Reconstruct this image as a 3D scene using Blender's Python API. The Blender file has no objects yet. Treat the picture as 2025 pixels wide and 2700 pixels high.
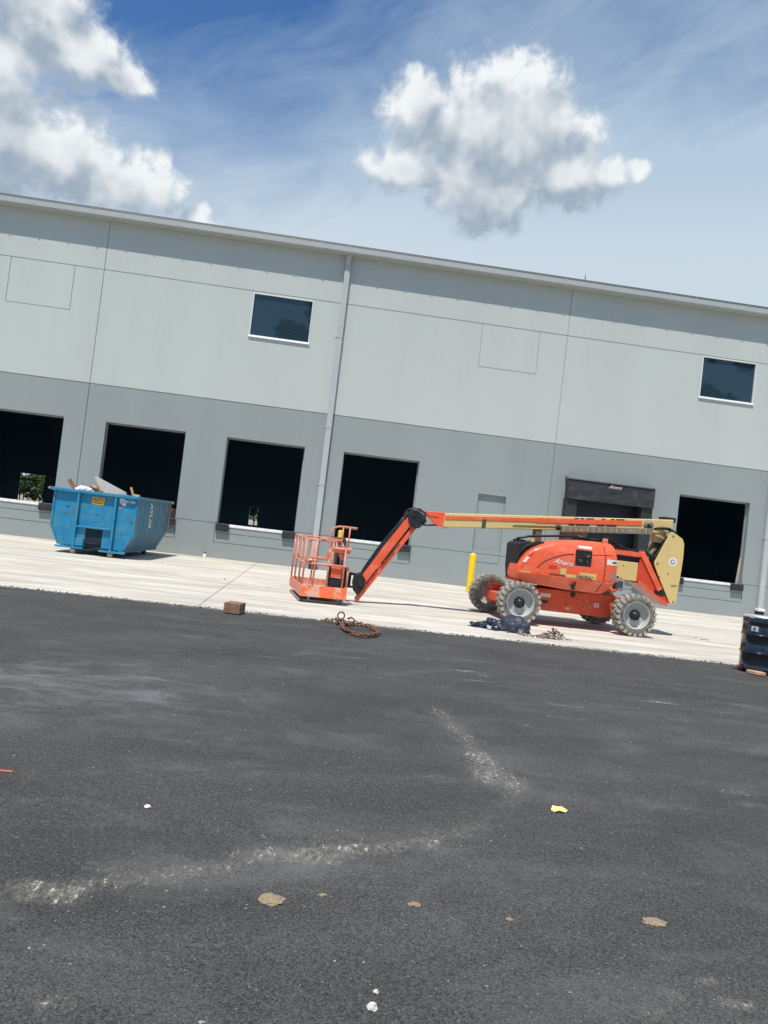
import bpy, math, random
from math import sin, cos, pi, radians, sqrt, atan2
from mathutils import Vector, Matrix, noise

scene = bpy.context.scene
COL = scene.collection
random.seed(7)

# ------------------------------------------------------------------ camera
YAW, PITCH, ROLL = 0.08525969611462228, 0.026369694167512087, 0.11730841302966916
fw = Vector((sin(YAW)*cos(PITCH), cos(YAW)*cos(PITCH), sin(PITCH)))
rt = fw.cross(Vector((0, 0, 1))).normalized()
up = rt.cross(fw)
r2 = cos(ROLL)*rt + sin(ROLL)*up
u2 = -sin(ROLL)*rt + cos(ROLL)*up
cd = bpy.data.cameras.new('camera')
cam = bpy.data.objects.new('camera', cd)
COL.objects.link(cam)
cam.matrix_world = Matrix(((r2.x, u2.x, -fw.x, 0.0), (r2.y, u2.y, -fw.y, -27.4078), (r2.z, u2.z, -fw.z, 1.6), (0, 0, 0, 1)))
cd.sensor_fit = 'VERTICAL'
cd.sensor_height = 36.0
cd.lens = 2030.03/2700*36.0
cd.clip_start = 0.1
cd.clip_end = 3000
scene.camera = cam

# ------------------------------------------------------------------ exposure, sun, sky
vs = scene.view_settings
vs.view_transform = 'Standard'
vs.look = 'None'
vs.gamma = 1.0
vs.use_curve_mapping = False
vs.exposure = 0.06

SUN_RATIO_Z, SUN_RATIO_X = 2.5, 0.42          # metres of drop / of drift to the right per metre towards the wall
sun_dir = Vector((SUN_RATIO_X, 1.0, -SUN_RATIO_Z)).normalized()
sd = bpy.data.lights.new('sun', 'SUN')
sd.energy = 4.75
sd.angle = radians(0.53)
sd.color = (1.0, 0.945, 0.855)
so = bpy.data.objects.new('sun', sd)
COL.objects.link(so)
so.rotation_euler = sun_dir.to_track_quat('-Z', 'Y').to_euler()
SUN_EL = math.asin(-sun_dir.z)
to_sun = -sun_dir
SUN_AZ = atan2(to_sun.x, to_sun.y)

world = bpy.data.worlds.new('World')
scene.world = world
world.use_nodes = True


class NT:
    """small helper to write node trees"""
    def __init__(self, tree):
        self.t = tree

    def n(self, typ, inputs=None, **kw):
        nd = self.t.nodes.new(typ)
        for k, v in kw.items():
            setattr(nd, k, v)
        if inputs:
            for k, v in inputs.items():
                s = nd.inputs[k]
                if isinstance(v, bpy.types.NodeSocket):
                    self.t.links.new(v, s)
                else:
                    s.default_value = v
        return nd

    def math(self, op, a, b=None, c=None, clamp=False):
        i = {0: a}
        if b is not None:
            i[1] = b
        if c is not None:
            i[2] = c
        nd = self.n('ShaderNodeMath', i, operation=op)
        nd.use_clamp = clamp
        return nd.outputs[0]

    def ramp(self, v, lo, hi, a=0.0, b=1.0, smooth=True):
        nd = self.n('ShaderNodeMapRange', {0: v, 1: lo, 2: hi, 3: a, 4: b})
        nd.interpolation_type = 'SMOOTHSTEP' if smooth else 'LINEAR'
        return nd.outputs[0]

    def mix(self, f, a, b, blend='MIX'):
        nd = self.n('ShaderNodeMix', data_type='RGBA', blend_type=blend)
        for s, v in ((nd.inputs[0], f), (nd.inputs[6], a), (nd.inputs[7], b)):
            if isinstance(v, bpy.types.NodeSocket):
                self.t.links.new(v, s)
            else:
                s.default_value = v
        return nd.outputs[2]

    def noise(self, vec, scale, detail=4.0, rough=0.5, out=0, dist=0.0):
        nd = self.n('ShaderNodeTexNoise', {'Vector': vec, 'Scale': scale, 'Detail': detail, 'Roughness': rough, 'Distortion': dist})
        return nd.outputs[out]

    def link(self, a, b):
        self.t.links.new(a, b)


# cloud field: (azimuth deg, elevation deg, half width, half height)
BLOBS = [(-24, 29.5, 4.6, 3.0), (-20.6, 27.8, 3.8, 2.0), (-17.4, 27.3, 2.0, 1.2), (-24.8, 25, 3.4, 3.4),
         (-25.5, 21.5, 5.0, 4.2), (-21, 21.8, 4.6, 3.0), (-17.6, 20.9, 3.8, 2.5), (-14.9, 21.6, 2.5, 2.0), (-11.0, 19.5, 1.7, 1.3),
         (-30, 24, 5, 5),
         (4.2, 29.4, 3.6, 1.9), (10.6, 30.4, 4.4, 2.6), (7.4, 28.6, 5.4, 2.6), (13.4, 28.2, 4.2, 2.2),
         (4.2, 25.9, 3.8, 2.1), (9.5, 25.5, 5.6, 2.9), (14.4, 25.8, 4.8, 2.2), (9.6, 23.2, 3.2, 1.8), (18.0, 25.9, 2.6, 1.0), (20.2, 26.3, 1.5, 1.0)]
g = bpy.data.node_groups.new('cloud_field', 'ShaderNodeTree')
g.interface.new_socket('Azimuth', in_out='INPUT', socket_type='NodeSocketFloat')
g.interface.new_socket('Elevation', in_out='INPUT', socket_type='NodeSocketFloat')
g.interface.new_socket('Density', in_out='OUTPUT', socket_type='NodeSocketFloat')
g.interface.new_socket('Soft', in_out='OUTPUT', socket_type='NodeSocketFloat')
G = NT(g)
gi = g.nodes.new('NodeGroupInput')
go = g.nodes.new('NodeGroupOutput')
vec = G.n('ShaderNodeCombineXYZ', {0: gi.outputs[0], 1: gi.outputs[1], 2: 3.7}).outputs[0]
w1 = G.noise(vec, 0.25, 3.0, 0.5, out=1)
w = G.n('ShaderNodeVectorMath', {0: w1, 1: (0.5, 0.5, 0.5)}, operation='SUBTRACT').outputs[0]
w = G.n('ShaderNodeVectorMath', {0: w, 'Scale': 3.6}, operation='SCALE').outputs[0]
wv = G.n('ShaderNodeVectorMath', {0: vec, 1: w}, operation='ADD').outputs[0]
sx = G.n('ShaderNodeSeparateXYZ', {0: wv})
az, el = sx.outputs[0], sx.outputs[1]
acc = None
for (a, e, rx, ry) in BLOBS:
    da = G.math('DIVIDE', G.math('SUBTRACT', az, a), rx)
    de = G.math('DIVIDE', G.math('SUBTRACT', el, e), ry)
    q = G.math('SUBTRACT', 1.0, G.math('ADD', G.math('MULTIPLY', da, da), G.math('MULTIPLY', de, de)))
    acc = q if acc is None else G.n('ShaderNodeMath', {0: acc, 1: q, 2: 0.35}, operation='SMOOTH_MAX').outputs[0]
# unseen rest of the sky: scattered cumulus, thinned to lower the ambient light
big = G.noise(vec, 0.045, 3.0, 0.5)
away = G.ramp(G.math('ABSOLUTE', G.math('SUBTRACT', gi.outputs[0], 2.5)), 31, 40)
hi_ = G.ramp(gi.outputs[1], 36, 44)
outside = G.math('MAXIMUM', away, hi_)
gen = G.math('SUBTRACT', G.math('MULTIPLY', G.math('MULTIPLY', big, 7.0), outside), 4.9)
acc = G.math('MAXIMUM', acc, gen)
acc = G.math('MAXIMUM', acc, -1.6)
fine = G.noise(vec, 0.62, 9.0, 0.60, dist=0.25)
mid_ = G.noise(vec, 0.34, 2.5, 0.45)
dens = G.math('ADD', G.math('ADD', acc, 0.22), G.math('MULTIPLY', G.math('SUBTRACT', fine, 0.5), 2.9))
G.link(dens, go.inputs[0])
soft = G.math('ADD', G.math('MULTIPLY', acc, 0.9), G.math('ADD', G.math('MULTIPLY', G.math('SUBTRACT', mid_, 0.5), 2.6), G.math('MULTIPLY', G.math('SUBTRACT', fine, 0.5), 0.7)))
G.link(soft, go.inputs[1])

W = NT(world.node_tree)
wn = world.node_tree.nodes
wn.clear()
out = W.n('ShaderNodeOutputWorld')
sky = W.n('ShaderNodeTexSky')
sky.sky_type = 'NISHITA'
sky.sun_disc = False
sky.sun_elevation = SUN_EL
sky.sun_rotation = SUN_AZ
sky.air_density = 1.25
sky.dust_density = 0.6
sky.ozone_density = 2.2
skyc = W.n('ShaderNodeVectorMath', {0: sky.outputs[0], 1: (0.050, 0.080, 0.113)}, operation='MULTIPLY').outputs[0]
tc = W.n('ShaderNodeTexCoord')
xyz = W.n('ShaderNodeSeparateXYZ', {0: tc.outputs['Generated']})
azd = W.math('MULTIPLY', W.math('ARCTAN2', xyz.outputs[0], xyz.outputs[1]), 180/pi)
eld = W.math('MULTIPLY', W.math('ARCSINE', xyz.outputs[2]), 180/pi)


def cloud(a, e):
    nd = W.n('ShaderNodeGroup')
    nd.node_tree = g
    W.link(a, nd.inputs[0])
    W.link(e, nd.inputs[1])
    return nd.outputs[0], nd.outputs[1]


d0, s0 = cloud(azd, eld)
d1, s1 = cloud(W.math('ADD', azd, -0.5), W.math('ADD', eld, 1.7))
cover = W.ramp(d0, -0.45, 0.95)
grad = W.math('SUBTRACT', s0, s1)
lit = W.ramp(grad, -0.70, 1.0)
thick = W.ramp(s0, 0.5, 1.9)
lit = W.math('SUBTRACT', lit, W.math('MULTIPLY', thick, 0.38), clamp=True)
shade_c = (0.33, 0.41, 0.50, 1)
white_c = (0.86, 0.89, 0.90, 1)
cl = W.mix(lit, shade_c, white_c)
edge = W.ramp(d0, -0.3, 0.8)
cl = W.mix(edge, (0.50, 0.59, 0.68, 1), cl)
# veil of cirrus
vv = W.n('ShaderNodeCombineXYZ', {0: W.math('MULTIPLY', W.math('ADD', azd, eld), 0.05), 1: W.math('MULTIPLY', W.math('SUBTRACT', eld, W.math('MULTIPLY', azd, 0.45)), 0.16), 2: 0.0}).outputs[0]
ci = W.noise(vv, 1.6, 7.0, 0.62, dist=0.6)
low = W.ramp(eld, 35, 20, 0.06, 1.0)
right = W.ramp(azd, -18, 16, -0.28, 0.42)
veil = W.math('ADD', W.math('ADD', W.math('ADD', low, 0.05), right), W.math('MULTIPLY', W.math('SUBTRACT', ci, 0.52), 0.9), clamp=True)
veil = W.math('MULTIPLY', veil, W.ramp(W.math('ABSOLUTE', W.math('SUBTRACT', azd, 5.0)), 50, 120, 0.90, 0.32))  # veil thinned out of view to lower the ambient light on the wall
veil = W.math('MAXIMUM', veil, W.ramp(eld, 13, 1, 0.0, 0.8))
veilc = W.mix(W.ramp(eld, 27, 20), (0.49, 0.615, 0.735, 1), (0.62, 0.715, 0.775, 1))
skyv = W.mix(veil, skyc, veilc)
final = W.mix(cover, skyv, cl)
bg = W.n('ShaderNodeBackground', {'Color': final, 'Strength': 1.0})
W.link(bg.outputs[0], out.inputs[0])

# ------------------------------------------------------------------ materials


def mat(name, base, rough=0.7, metal=0.0, var=0.0, vscale=3.0, bump=0.0, bscale=60.0, dirt=None, dirt_amt=0.0, dscale=4.0, spec=0.5, coat=0.0, dlo=0.52, dhi=0.68, stretch=None):
    m = bpy.data.materials.new(name)
    m.use_nodes = True
    t = NT(m.node_tree)
    m.node_tree.nodes.clear()
    o = t.n('ShaderNodeOutputMaterial')
    b = t.n('ShaderNodeBsdfPrincipled')
    t.link(b.outputs[0], o.inputs[0])
    co = t.n('ShaderNodeTexCoord').outputs['Object']
    if stretch:
        co = t.n('ShaderNodeVectorMath', {0: co, 1: stretch}, operation='MULTIPLY').outputs[0]
    c = (*base, 1)
    col = None
    if var > 0:
        nz = t.noise(co, vscale, 6.0, 0.62)
        v = t.ramp(nz, 0.25, 0.75, 1-var, 1+var, smooth=False)
        col = t.n('ShaderNodeVectorMath', {0: base, 'Scale': v}, operation='SCALE').outputs[0]
    if dirt is not None:
        nz2 = t.noise(co, dscale, 8.0, 0.68)
        f = t.math('MULTIPLY', t.ramp(nz2, dlo, dhi), dirt_amt)
        col = t.mix(f, col if col is not None else c, (*dirt, 1))
        t.link(t.math('ADD', rough, t.math('MULTIPLY', f, 0.25), clamp=True), b.inputs['Roughness'])
    else:
        b.inputs['Roughness'].default_value = rough
    if col is None:
        b.inputs['Base Color'].default_value = c
    else:
        t.link(col, b.inputs['Base Color'])
    b.inputs['Metallic'].default_value = metal
    b.inputs['Specular IOR Level'].default_value = spec
    b.inputs['Coat Weight'].default_value = coat
    if bump > 0:
        bn = t.noise(co, bscale, 5.0, 0.6)
        bm = t.n('ShaderNodeBump', {'Strength': bump, 'Distance': 0.01, 'Height': bn})
        t.link(bm.outputs[0], b.inputs['Normal'])
    return m


def wall_mat(name, base):
    m = bpy.data.materials.new(name)
    m.use_nodes = True
    t = NT(m.node_tree)
    b = m.node_tree.nodes['Principled BSDF']
    co = t.n('ShaderNodeTexCoord').outputs['Object']
    st = t.n('ShaderNodeVectorMath', {0: co, 1: (1.0, 1.0, 0.22)}, operation='MULTIPLY').outputs[0]
    a = t.ramp(t.noise(st, 0.55, 6, 0.6), 0.3, 0.7, 0.962, 1.035, smooth=False)
    c2 = t.ramp(t.noise(co, 130.0, 3, 0.6), 0.3, 0.7, 0.90, 1.10, smooth=False)
    f = t.math('MULTIPLY', a, c2)
    # run-off streaks and grime just above the apron
    sk = t.noise(t.n('ShaderNodeVectorMath', {0: co, 1: (5.0, 1.0, 0.25)}, operation='MULTIPLY').outputs[0], 1.2, 5, 0.65)
    f = t.math('MULTIPLY', f, t.ramp(sk, 0.55, 0.8, 1.0, 0.93))
    z = t.n('ShaderNodeSeparateXYZ', {0: co}).outputs[2]
    gr = t.math('MULTIPLY', t.ramp(z, 0.55, 0.0), t.ramp(t.noise(co, 3.0, 6, 0.7), 0.35, 0.7))
    col = t.n('ShaderNodeVectorMath', {0: base, 'Scale': f}, operation='SCALE').outputs[0]
    col = t.mix(t.math('MULTIPLY', gr, 0.45), col, (0.36, 0.33, 0.28, 1))
    t.link(col, b.inputs['Base Color'])
    b.inputs['Roughness'].default_value = 0.85
    b.inputs['Specular IOR Level'].default_value = 0.3
    bm = t.n('ShaderNodeBump', {'Strength': 0.35, 'Distance': 0.006, 'Height': t.noise(co, 160.0, 4, 0.65)})
    t.link(bm.outputs[0], b.inputs['Normal'])
    return m


def concrete_mat():
    m = bpy.data.materials.new('apron_concrete')
    m.use_nodes = True
    t = NT(m.node_tree)
    b = m.node_tree.nodes['Principled BSDF']
    co = t.n('ShaderNodeTexCoord').outputs['Object']
    st = t.n('ShaderNodeVectorMath', {0: co, 1: (0.35, 1.6, 1.0)}, operation='MULTIPLY').outputs[0]
    a = t.noise(st, 0.9, 8, 0.68, dist=0.4)
    c = t.mix(t.ramp(a, 0.3, 0.72), (0.42, 0.39, 0.325, 1), (0.68, 0.637, 0.55, 1))
    # tyre tracks and swept dust: long streaks parallel to the wall
    s2 = t.n('ShaderNodeVectorMath', {0: co, 1: (0.22, 4.2, 1.0)}, operation='MULTIPLY').outputs[0]
    tr = t.noise(s2, 1.3, 6, 0.62, dist=0.5)
    c = t.mix(t.math('MULTIPLY', t.ramp(tr, 0.47, 0.66), 0.62), c, (0.33, 0.305, 0.26, 1))
    s3 = t.n('ShaderNodeVectorMath', {0: co, 1: (0.5, 9.0, 1.0)}, operation='MULTIPLY').outputs[0]
    tr3 = t.noise(s3, 1.1, 5, 0.7)
    c = t.mix(t.math('MULTIPLY', t.ramp(tr3, 0.50, 0.70), 0.55), c, (0.72, 0.69, 0.62, 1))
    # tyre scuff arcs
    at = t.n('ShaderNodeAttribute', attribute_name='scuff').outputs['Fac']
    sc = t.math('MULTIPLY', at, t.ramp(t.noise(co, 7.0, 5, 0.6), 0.35, 0.7))
    c = t.mix(sc, c, (0.20, 0.185, 0.165, 1))
    sp = t.noise(co, 38.0, 4, 0.7)
    c = t.mix(t.math('MULTIPLY', t.ramp(sp, 0.62, 0.75), 0.4), c, (0.24, 0.22, 0.19, 1))
    t.link(c, b.inputs['Base Color'])
    b.inputs['Roughness'].default_value = 0.9
    b.inputs['Specular IOR Level'].default_value = 0.25
    bm = t.n('ShaderNodeBump', {'Strength': 0.35, 'Distance': 0.008, 'Height': t.noise(co, 45.0, 6, 0.7)})
    t.link(bm.outputs[0], b.inputs['Normal'])
    return m


def asphalt_mat():
    m = bpy.data.materials.new('asphalt')
    m.use_nodes = True
    t = NT(m.node_tree)
    b = m.node_tree.nodes['Principled BSDF']
    co = t.n('ShaderNodeTexCoord').outputs['Object']
    vor = t.n('ShaderNodeTexVoronoi', {'Vector': co, 'Scale': 150.0, 'Randomness': 1.0})
    grain = t.n('ShaderNodeSeparateXYZ', {0: vor.outputs['Color']}).outputs[0]
    col = t.mix(t.ramp(grain, 0.0, 1.0, smooth=False), (0.023, 0.0228, 0.0218, 1), (0.081, 0.079, 0.075, 1))
    g2 = t.noise(co, 105.0, 5, 0.75)
    col = t.mix(0.75, col, t.n('ShaderNodeVectorMath', {0: col, 'Scale': t.ramp(g2, 0.3, 0.72, 0.55, 1.55, smooth=False)}, operation='SCALE').outputs[0])
    # broad dusty / clean patches left by rolling and traffic
    st = t.n('ShaderNodeVectorMath', {0: co, 1: (0.6, 1.0, 1.0)}, operation='MULTIPLY').outputs[0]
    br = t.noise(st, 0.8, 7, 0.62, dist=0.5)
    col = t.n('ShaderNodeVectorMath', {0: col, 'Scale': t.ramp(br, 0.3, 0.72, 0.80, 1.32, smooth=False)}, operation='SCALE').outputs[0]
    st2 = t.n('ShaderNodeVectorMath', {0: co, 1: (0.7, 1.3, 1.0)}, operation='MULTIPLY').outputs[0]
    du = t.noise(st2, 1.4, 7, 0.66, dist=0.7)
    col = t.mix(t.math('MULTIPLY', t.ramp(du, 0.48, 0.75), 0.34), col, (0.16, 0.155, 0.145, 1))
    # odd pale and dark stones among the fines
    v3 = t.n('ShaderNodeTexVoronoi', {'Vector': co, 'Scale': 70.0})
    c3 = t.n('ShaderNodeSeparateXYZ', {0: v3.outputs['Color']}).outputs[0]
    core = t.ramp(v3.outputs['Distance'], 0.42, 0.22)
    col = t.mix(t.math('MULTIPLY', core, t.ramp(c3, 0.90, 0.96, 0.0, 0.7)), col, (0.17, 0.165, 0.155, 1))
    col = t.mix(t.math('MULTIPLY', core, t.ramp(c3, 0.14, 0.08, 0.0, 0.7)), col, (0.012, 0.012, 0.012, 1))
    # film dust (soft attribute)
    film = t.n('ShaderNodeAttribute', attribute_name='film').outputs['Fac']
    fn = t.noise(t.n('ShaderNodeVectorMath', {0: co, 1: (1.0, 1.5, 1.0)}, operation='MULTIPLY').outputs[0], 1.9, 8, 0.66, dist=0.8)
    col = t.mix(t.math('MULTIPLY', film, t.ramp(fn, 0.38, 0.72, 0.05, 0.62)), col, (0.21, 0.215, 0.215, 1))
    # tracked-on clay and lime dust (patchy attribute)
    dust = t.n('ShaderNodeAttribute', attribute_name='dust').outputs['Fac']
    stn = t.n('ShaderNodeVectorMath', {0: co, 1: (1.35, 0.62, 1.0)}, operation='MULTIPLY').outputs[0]
    n1 = t.noise(stn, 27.0, 8, 0.78)
    n1b = t.noise(stn, 6.0, 4, 0.6)
    n1 = t.math('ADD', n1, t.math('MULTIPLY', t.math('SUBTRACT', n1b, 0.5), 0.35))
    v = t.math('ADD', t.math('MULTIPLY', t.math('MINIMUM', dust, 0.85), 0.135), t.math('SUBTRACT', n1, 0.640))
    col = t.mix(t.math('MULTIPLY', t.ramp(v, -0.16, 0.05), t.math('MULTIPLY', dust, 0.55, clamp=True)), col, (0.185, 0.175, 0.15, 1))
    col = t.mix(t.math('MULTIPLY', t.ramp(v, 0.045, 0.105), t.ramp(dust, 0.0, 0.28, 0.10, 0.85)), col, (0.52, 0.49, 0.39, 1))
    # stray light grit
    v2 = t.n('ShaderNodeTexVoronoi', {'Vector': t.n('ShaderNodeVectorMath', {0: co, 1: t.n('ShaderNodeVectorMath', {0: t.noise(co, 60.0, 2, 0.5, out=1), 'Scale': 0.03}, operation='SCALE').outputs[0]}, operation='ADD').outputs[0], 'Scale': 30.0})
    cell = t.n('ShaderNodeSeparateXYZ', {0: v2.outputs['Color']}).outputs[1]
    spot = t.math('MULTIPLY', t.ramp(v2.outputs['Distance'], 0.22, 0.10), t.ramp(cell, 0.955, 0.975))
    spot = t.math('MULTIPLY', spot, t.ramp(t.noise(co, 1.3, 4, 0.6), 0.42, 0.62, 0.12, 1.0))
    col = t.mix(spot, col, (0.48, 0.46, 0.41, 1))
    t.link(col, b.inputs['Base Color'])
    b.inputs['Roughness'].default_value = 0.86
    b.inputs['Specular IOR Level'].default_value = 0.32
    h = t.math('ADD', t.math('MULTIPLY', vor.outputs['Distance'], -0.8), t.noise(co, 140.0, 4, 0.7))
    bm = t.n('ShaderNodeBump', {'Strength': 0.35, 'Distance': 0.005, 'Height': h})
    t.link(bm.outputs[0], b.inputs['Normal'])
    return m


M_WALL = wall_mat('light_grey_paint', (0.494, 0.534, 0.500))
M_WALL2 = wall_mat('mid_grey_paint', (0.286, 0.322, 0.318))
M_TRIM = mat('pale_metal_trim', (0.40, 0.425, 0.40), 0.5, 0.0, 0.05, 2.0)
M_PIPE = mat('downspout_paint', (0.43, 0.46, 0.455), 0.5, 0.0, 0.05, 2.0)
M_ROOF = mat('dark_roof_edge', (0.10, 0.115, 0.12), 0.5)
M_WHITE = mat('white_frame', (0.75, 0.76, 0.76), 0.45)
M_SILL = mat('sill_concrete', (0.52, 0.52, 0.50), 0.8, 0.0, 0.18, 5.0, 0.2)
M_IN = mat('interior_wall_haze_blue', (0.42, 0.72, 0.88), 0.9)  # strong blue stands in for the haze veiling the dark openings
M_LEAFDOOR = mat('door_leaf_dark', (0.010, 0.018, 0.026), 0.5)
M_INFL = mat('interior_floor', (0.34, 0.44, 0.50), 0.7)
M_RUB = mat('black_rubber', (0.022, 0.022, 0.026), 0.75, 0.0, 0.3, 8.0, 0.3, 40, (0.13, 0.12, 0.11), 0.5, 9.0)
M_CANVAS = mat('black_canvas', (0.022, 0.024, 0.026), 0.62, 0.0, 0.3, 4.0, 0.5, 9.0, (0.09, 0.09, 0.085), 0.4, 3.0)
M_CONC = concrete_mat()
M_ASPH = asphalt_mat()
M_ORANGE = mat('lift_orange', (0.82, 0.112, 0.038), 0.40, 0.0, 0.10, 5.0, 0.05, 30, (0.80, 0.33, 0.22), 0.45, 3.2, coat=0.25, dlo=0.48, dhi=0.72)
M_ORANGE2 = mat('lift_orange_dusty', (0.66, 0.088, 0.030), 0.6, 0.0, 0.12, 6.0, 0.1, 30, (0.46, 0.27, 0.19), 0.6, 4.0)
M_WORN = mat('lift_orange_worn', (0.85, 0.16, 0.05), 0.6, 0.0, 0.15, 8.0, 0.2, 30, (0.72, 0.47, 0.35), 0.8, 7.0, dlo=0.48, dhi=0.58)
M_RAIL = mat('faded_rail_paint', (0.74, 0.195, 0.11), 0.6, 0.0, 0.2, 12.0, 0.1, 30, (0.62, 0.40, 0.31), 0.8, 10.0, dlo=.45, dhi=.62)
M_CREAM = mat('lift_cream', (0.69, 0.515, 0.205), 0.5, 0.0, 0.05, 3.0, 0.04, 30, (0.50, 0.40, 0.21), 0.3, 5.0)
M_BLACK = mat('black_metal', (0.018, 0.019, 0.022), 0.5, 0.2, 0.3, 8.0, 0.1, 30, (0.11, 0.10, 0.09), 0.4, 9.0)
M_HOSE = mat('black_hose', (0.012, 0.012, 0.014), 0.45)
M_CHROME = mat('cylinder_steel', (0.10, 0.095, 0.07), 0.5, 0.4, 0.2, 6.0)
M_TRACK = mat('cable_track_grey', (0.20, 0.18, 0.13), 0.7, 0.0, 0.4, 25.0, 0.3, 40, (0.50, 0.43, 0.30), 0.7, 18.0)
M_TYRE = mat('dusty_tyre', (0.075, 0.071, 0.062), 0.9, 0.0, 0.2, 10.0, 0.3, 60, (0.26, 0.24, 0.20), 0.8, 6.0, dlo=0.36, dhi=0.62)
M_LUG = mat('dust_caked_lug', (0.125, 0.117, 0.098), 0.95, 0.0, 0.3, 14.0, 0.3, 60, (0.42, 0.39, 0.33), 0.9, 9.0, dlo=0.38, dhi=0.56)
M_RIM = mat('pale_rim', (0.40, 0.41, 0.39), 0.5, 0.0, 0.10, 9.0, 0.1, 30, (0.30, 0.27, 0.23), 0.5, 9.0)
M_DECAL = mat('decal_dark', (0.035, 0.02, 0.03), 0.5)
M_DECALW = mat('decal_white', (0.72, 0.66, 0.62), 0.5)
M_DECALY = mat('decal_yellow', (0.62, 0.43, 0.16), 0.5, 0, 0.2, 20)
M_DECALR = mat('decal_red', (0.50, 0.02, 0.03), 0.4)
M_DECALO = mat('decal_deep_orange', (0.55, 0.045, 0.015), 0.5)
M_YEL = mat('safety_yellow', (0.83, 0.56, 0.008), 0.5, 0.0, 0.06, 4.0, 0.05, 30)
M_YBOX = mat('yellow_plastic', (0.82, 0.60, 0.06), 0.5)
M_BLUE = mat('dumpster_blue', (0.005, 0.205, 0.385), 0.55, 0.0, 0.24, 3.0, 0.15, 18, (0.075, 0.21, 0.24), 0.70, 3.2, dlo=0.44, dhi=0.66)
M_BLUED = mat('dumpster_side_blue', (0.055, 0.185, 0.285), 0.7, 0.0, 0.16, 3.0, 0.15, 18, (0.19, 0.25, 0.26), 0.75, 2.4, dlo=0.42, dhi=0.66, stretch=(1, 1, .35))  # greyer blue for the side sheets and rails
M_RUST = mat('rusty_steel', (0.20, 0.09, 0.055), 0.85, 0.0, 0.35, 14.0, 0.3, 40, (0.42, 0.27, 0.19), 0.8, 9.0)
M_RUSTL = mat('dusty_rust', (0.30, 0.23, 0.17), 0.85, 0.0, 0.35, 14.0, 0.3, 40)
M_SIGN = mat('amber_sign', (0.62, 0.36, 0.045), 0.5, 0, 0.1, 12)
M_LOGO = mat('worn_white_sticker', (0.58, 0.62, 0.64), 0.6, 0, 0.3, 20)
M_PALEW = mat('pale_stencil', (0.56, 0.58, 0.52), 0.7, 0, 0.15, 10)
M_WOOD = mat('weathered_wood', (0.24, 0.13, 0.075), 0.85, 0, 0.35, 12, 0.3, 30, (0.33, 0.22, 0.14), 0.6, 9.0)
M_WOODP = mat('fresh_pine', (0.62, 0.36, 0.20), 0.8, 0, 0.2, 14, 0.2, 30)
M_WOODY = mat('yellow_board_edge', (0.72, 0.56, 0.25), 0.8, 0, 0.15, 14)
M_BOARD = mat('grey_board', (0.46, 0.45, 0.42), 0.85, 0, 0.10, 5)
M_BAGW = mat('white_plastic', (0.74, 0.75, 0.78), 0.4)
M_TARP = mat('slate_plastic', (0.028, 0.034, 0.052), 0.48, 0, 0.3, 9, 0.5, 18, (0.11, 0.12, 0.14), 0.45, 9.0)
M_DRUM = mat('black_drum_paint', (0.005, 0.010, 0.017), 0.22, 0.0, 0.3, 4.0, 0.05, 10, (0.03, 0.03, 0.035), 0.3, 5.0, coat=0.8)
M_RING = mat('bright_ring', (0.72, 0.75, 0.76), 0.35, 0.6)
M_SCRAP = mat('dry_scraps', (0.30, 0.23, 0.16), 0.9, 0, 0.45, 20)
M_SCRAPD = mat('brown_scraps', (0.13, 0.075, 0.05), 0.9, 0, 0.4, 20)
M_PAPER = mat('yellow_scrap', (0.80, 0.68, 0.24), 0.7, 0, 0.12, 40)
M_CLAY = mat('tan_clay', (0.30, 0.225, 0.14), 0.95, 0, 0.35, 40, 0.6, 90, (0.13, 0.10, 0.07), 0.8, 45)
M_GRIT = mat('grit', (0.36, 0.345, 0.30), 0.9)
M_STONE = mat('pale_stone', (0.55, 0.53, 0.46), 0.9, 0, 0.25, 40, 0.3, 60)
M_LEAF = mat('leaf', (0.045, 0.085, 0.020), 0.7, 0, 0.45, 0.8)
M_BARK = mat('bark', (0.10, 0.075, 0.055), 0.9, 0, 0.3, 5)
M_DIRT = mat('pale_dirt', (0.30, 0.26, 0.20), 0.9, 0, 0.2, 1)
M_REDP = mat('red_marker', (0.55, 0.05, 0.04), 0.6)

M_GLASS = bpy.data.materials.new('window_glass')
M_GLASS.use_nodes = True
_b = M_GLASS.node_tree.nodes['Principled BSDF']
_b.inputs['Base Color'].default_value = (0.13, 0.26, 0.34, 1)
_b.inputs['Roughness'].default_value = 0.02
_b.inputs['Transmission Weight'].default_value = 0.85
_b.inputs['IOR'].default_value = 1.55


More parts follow.
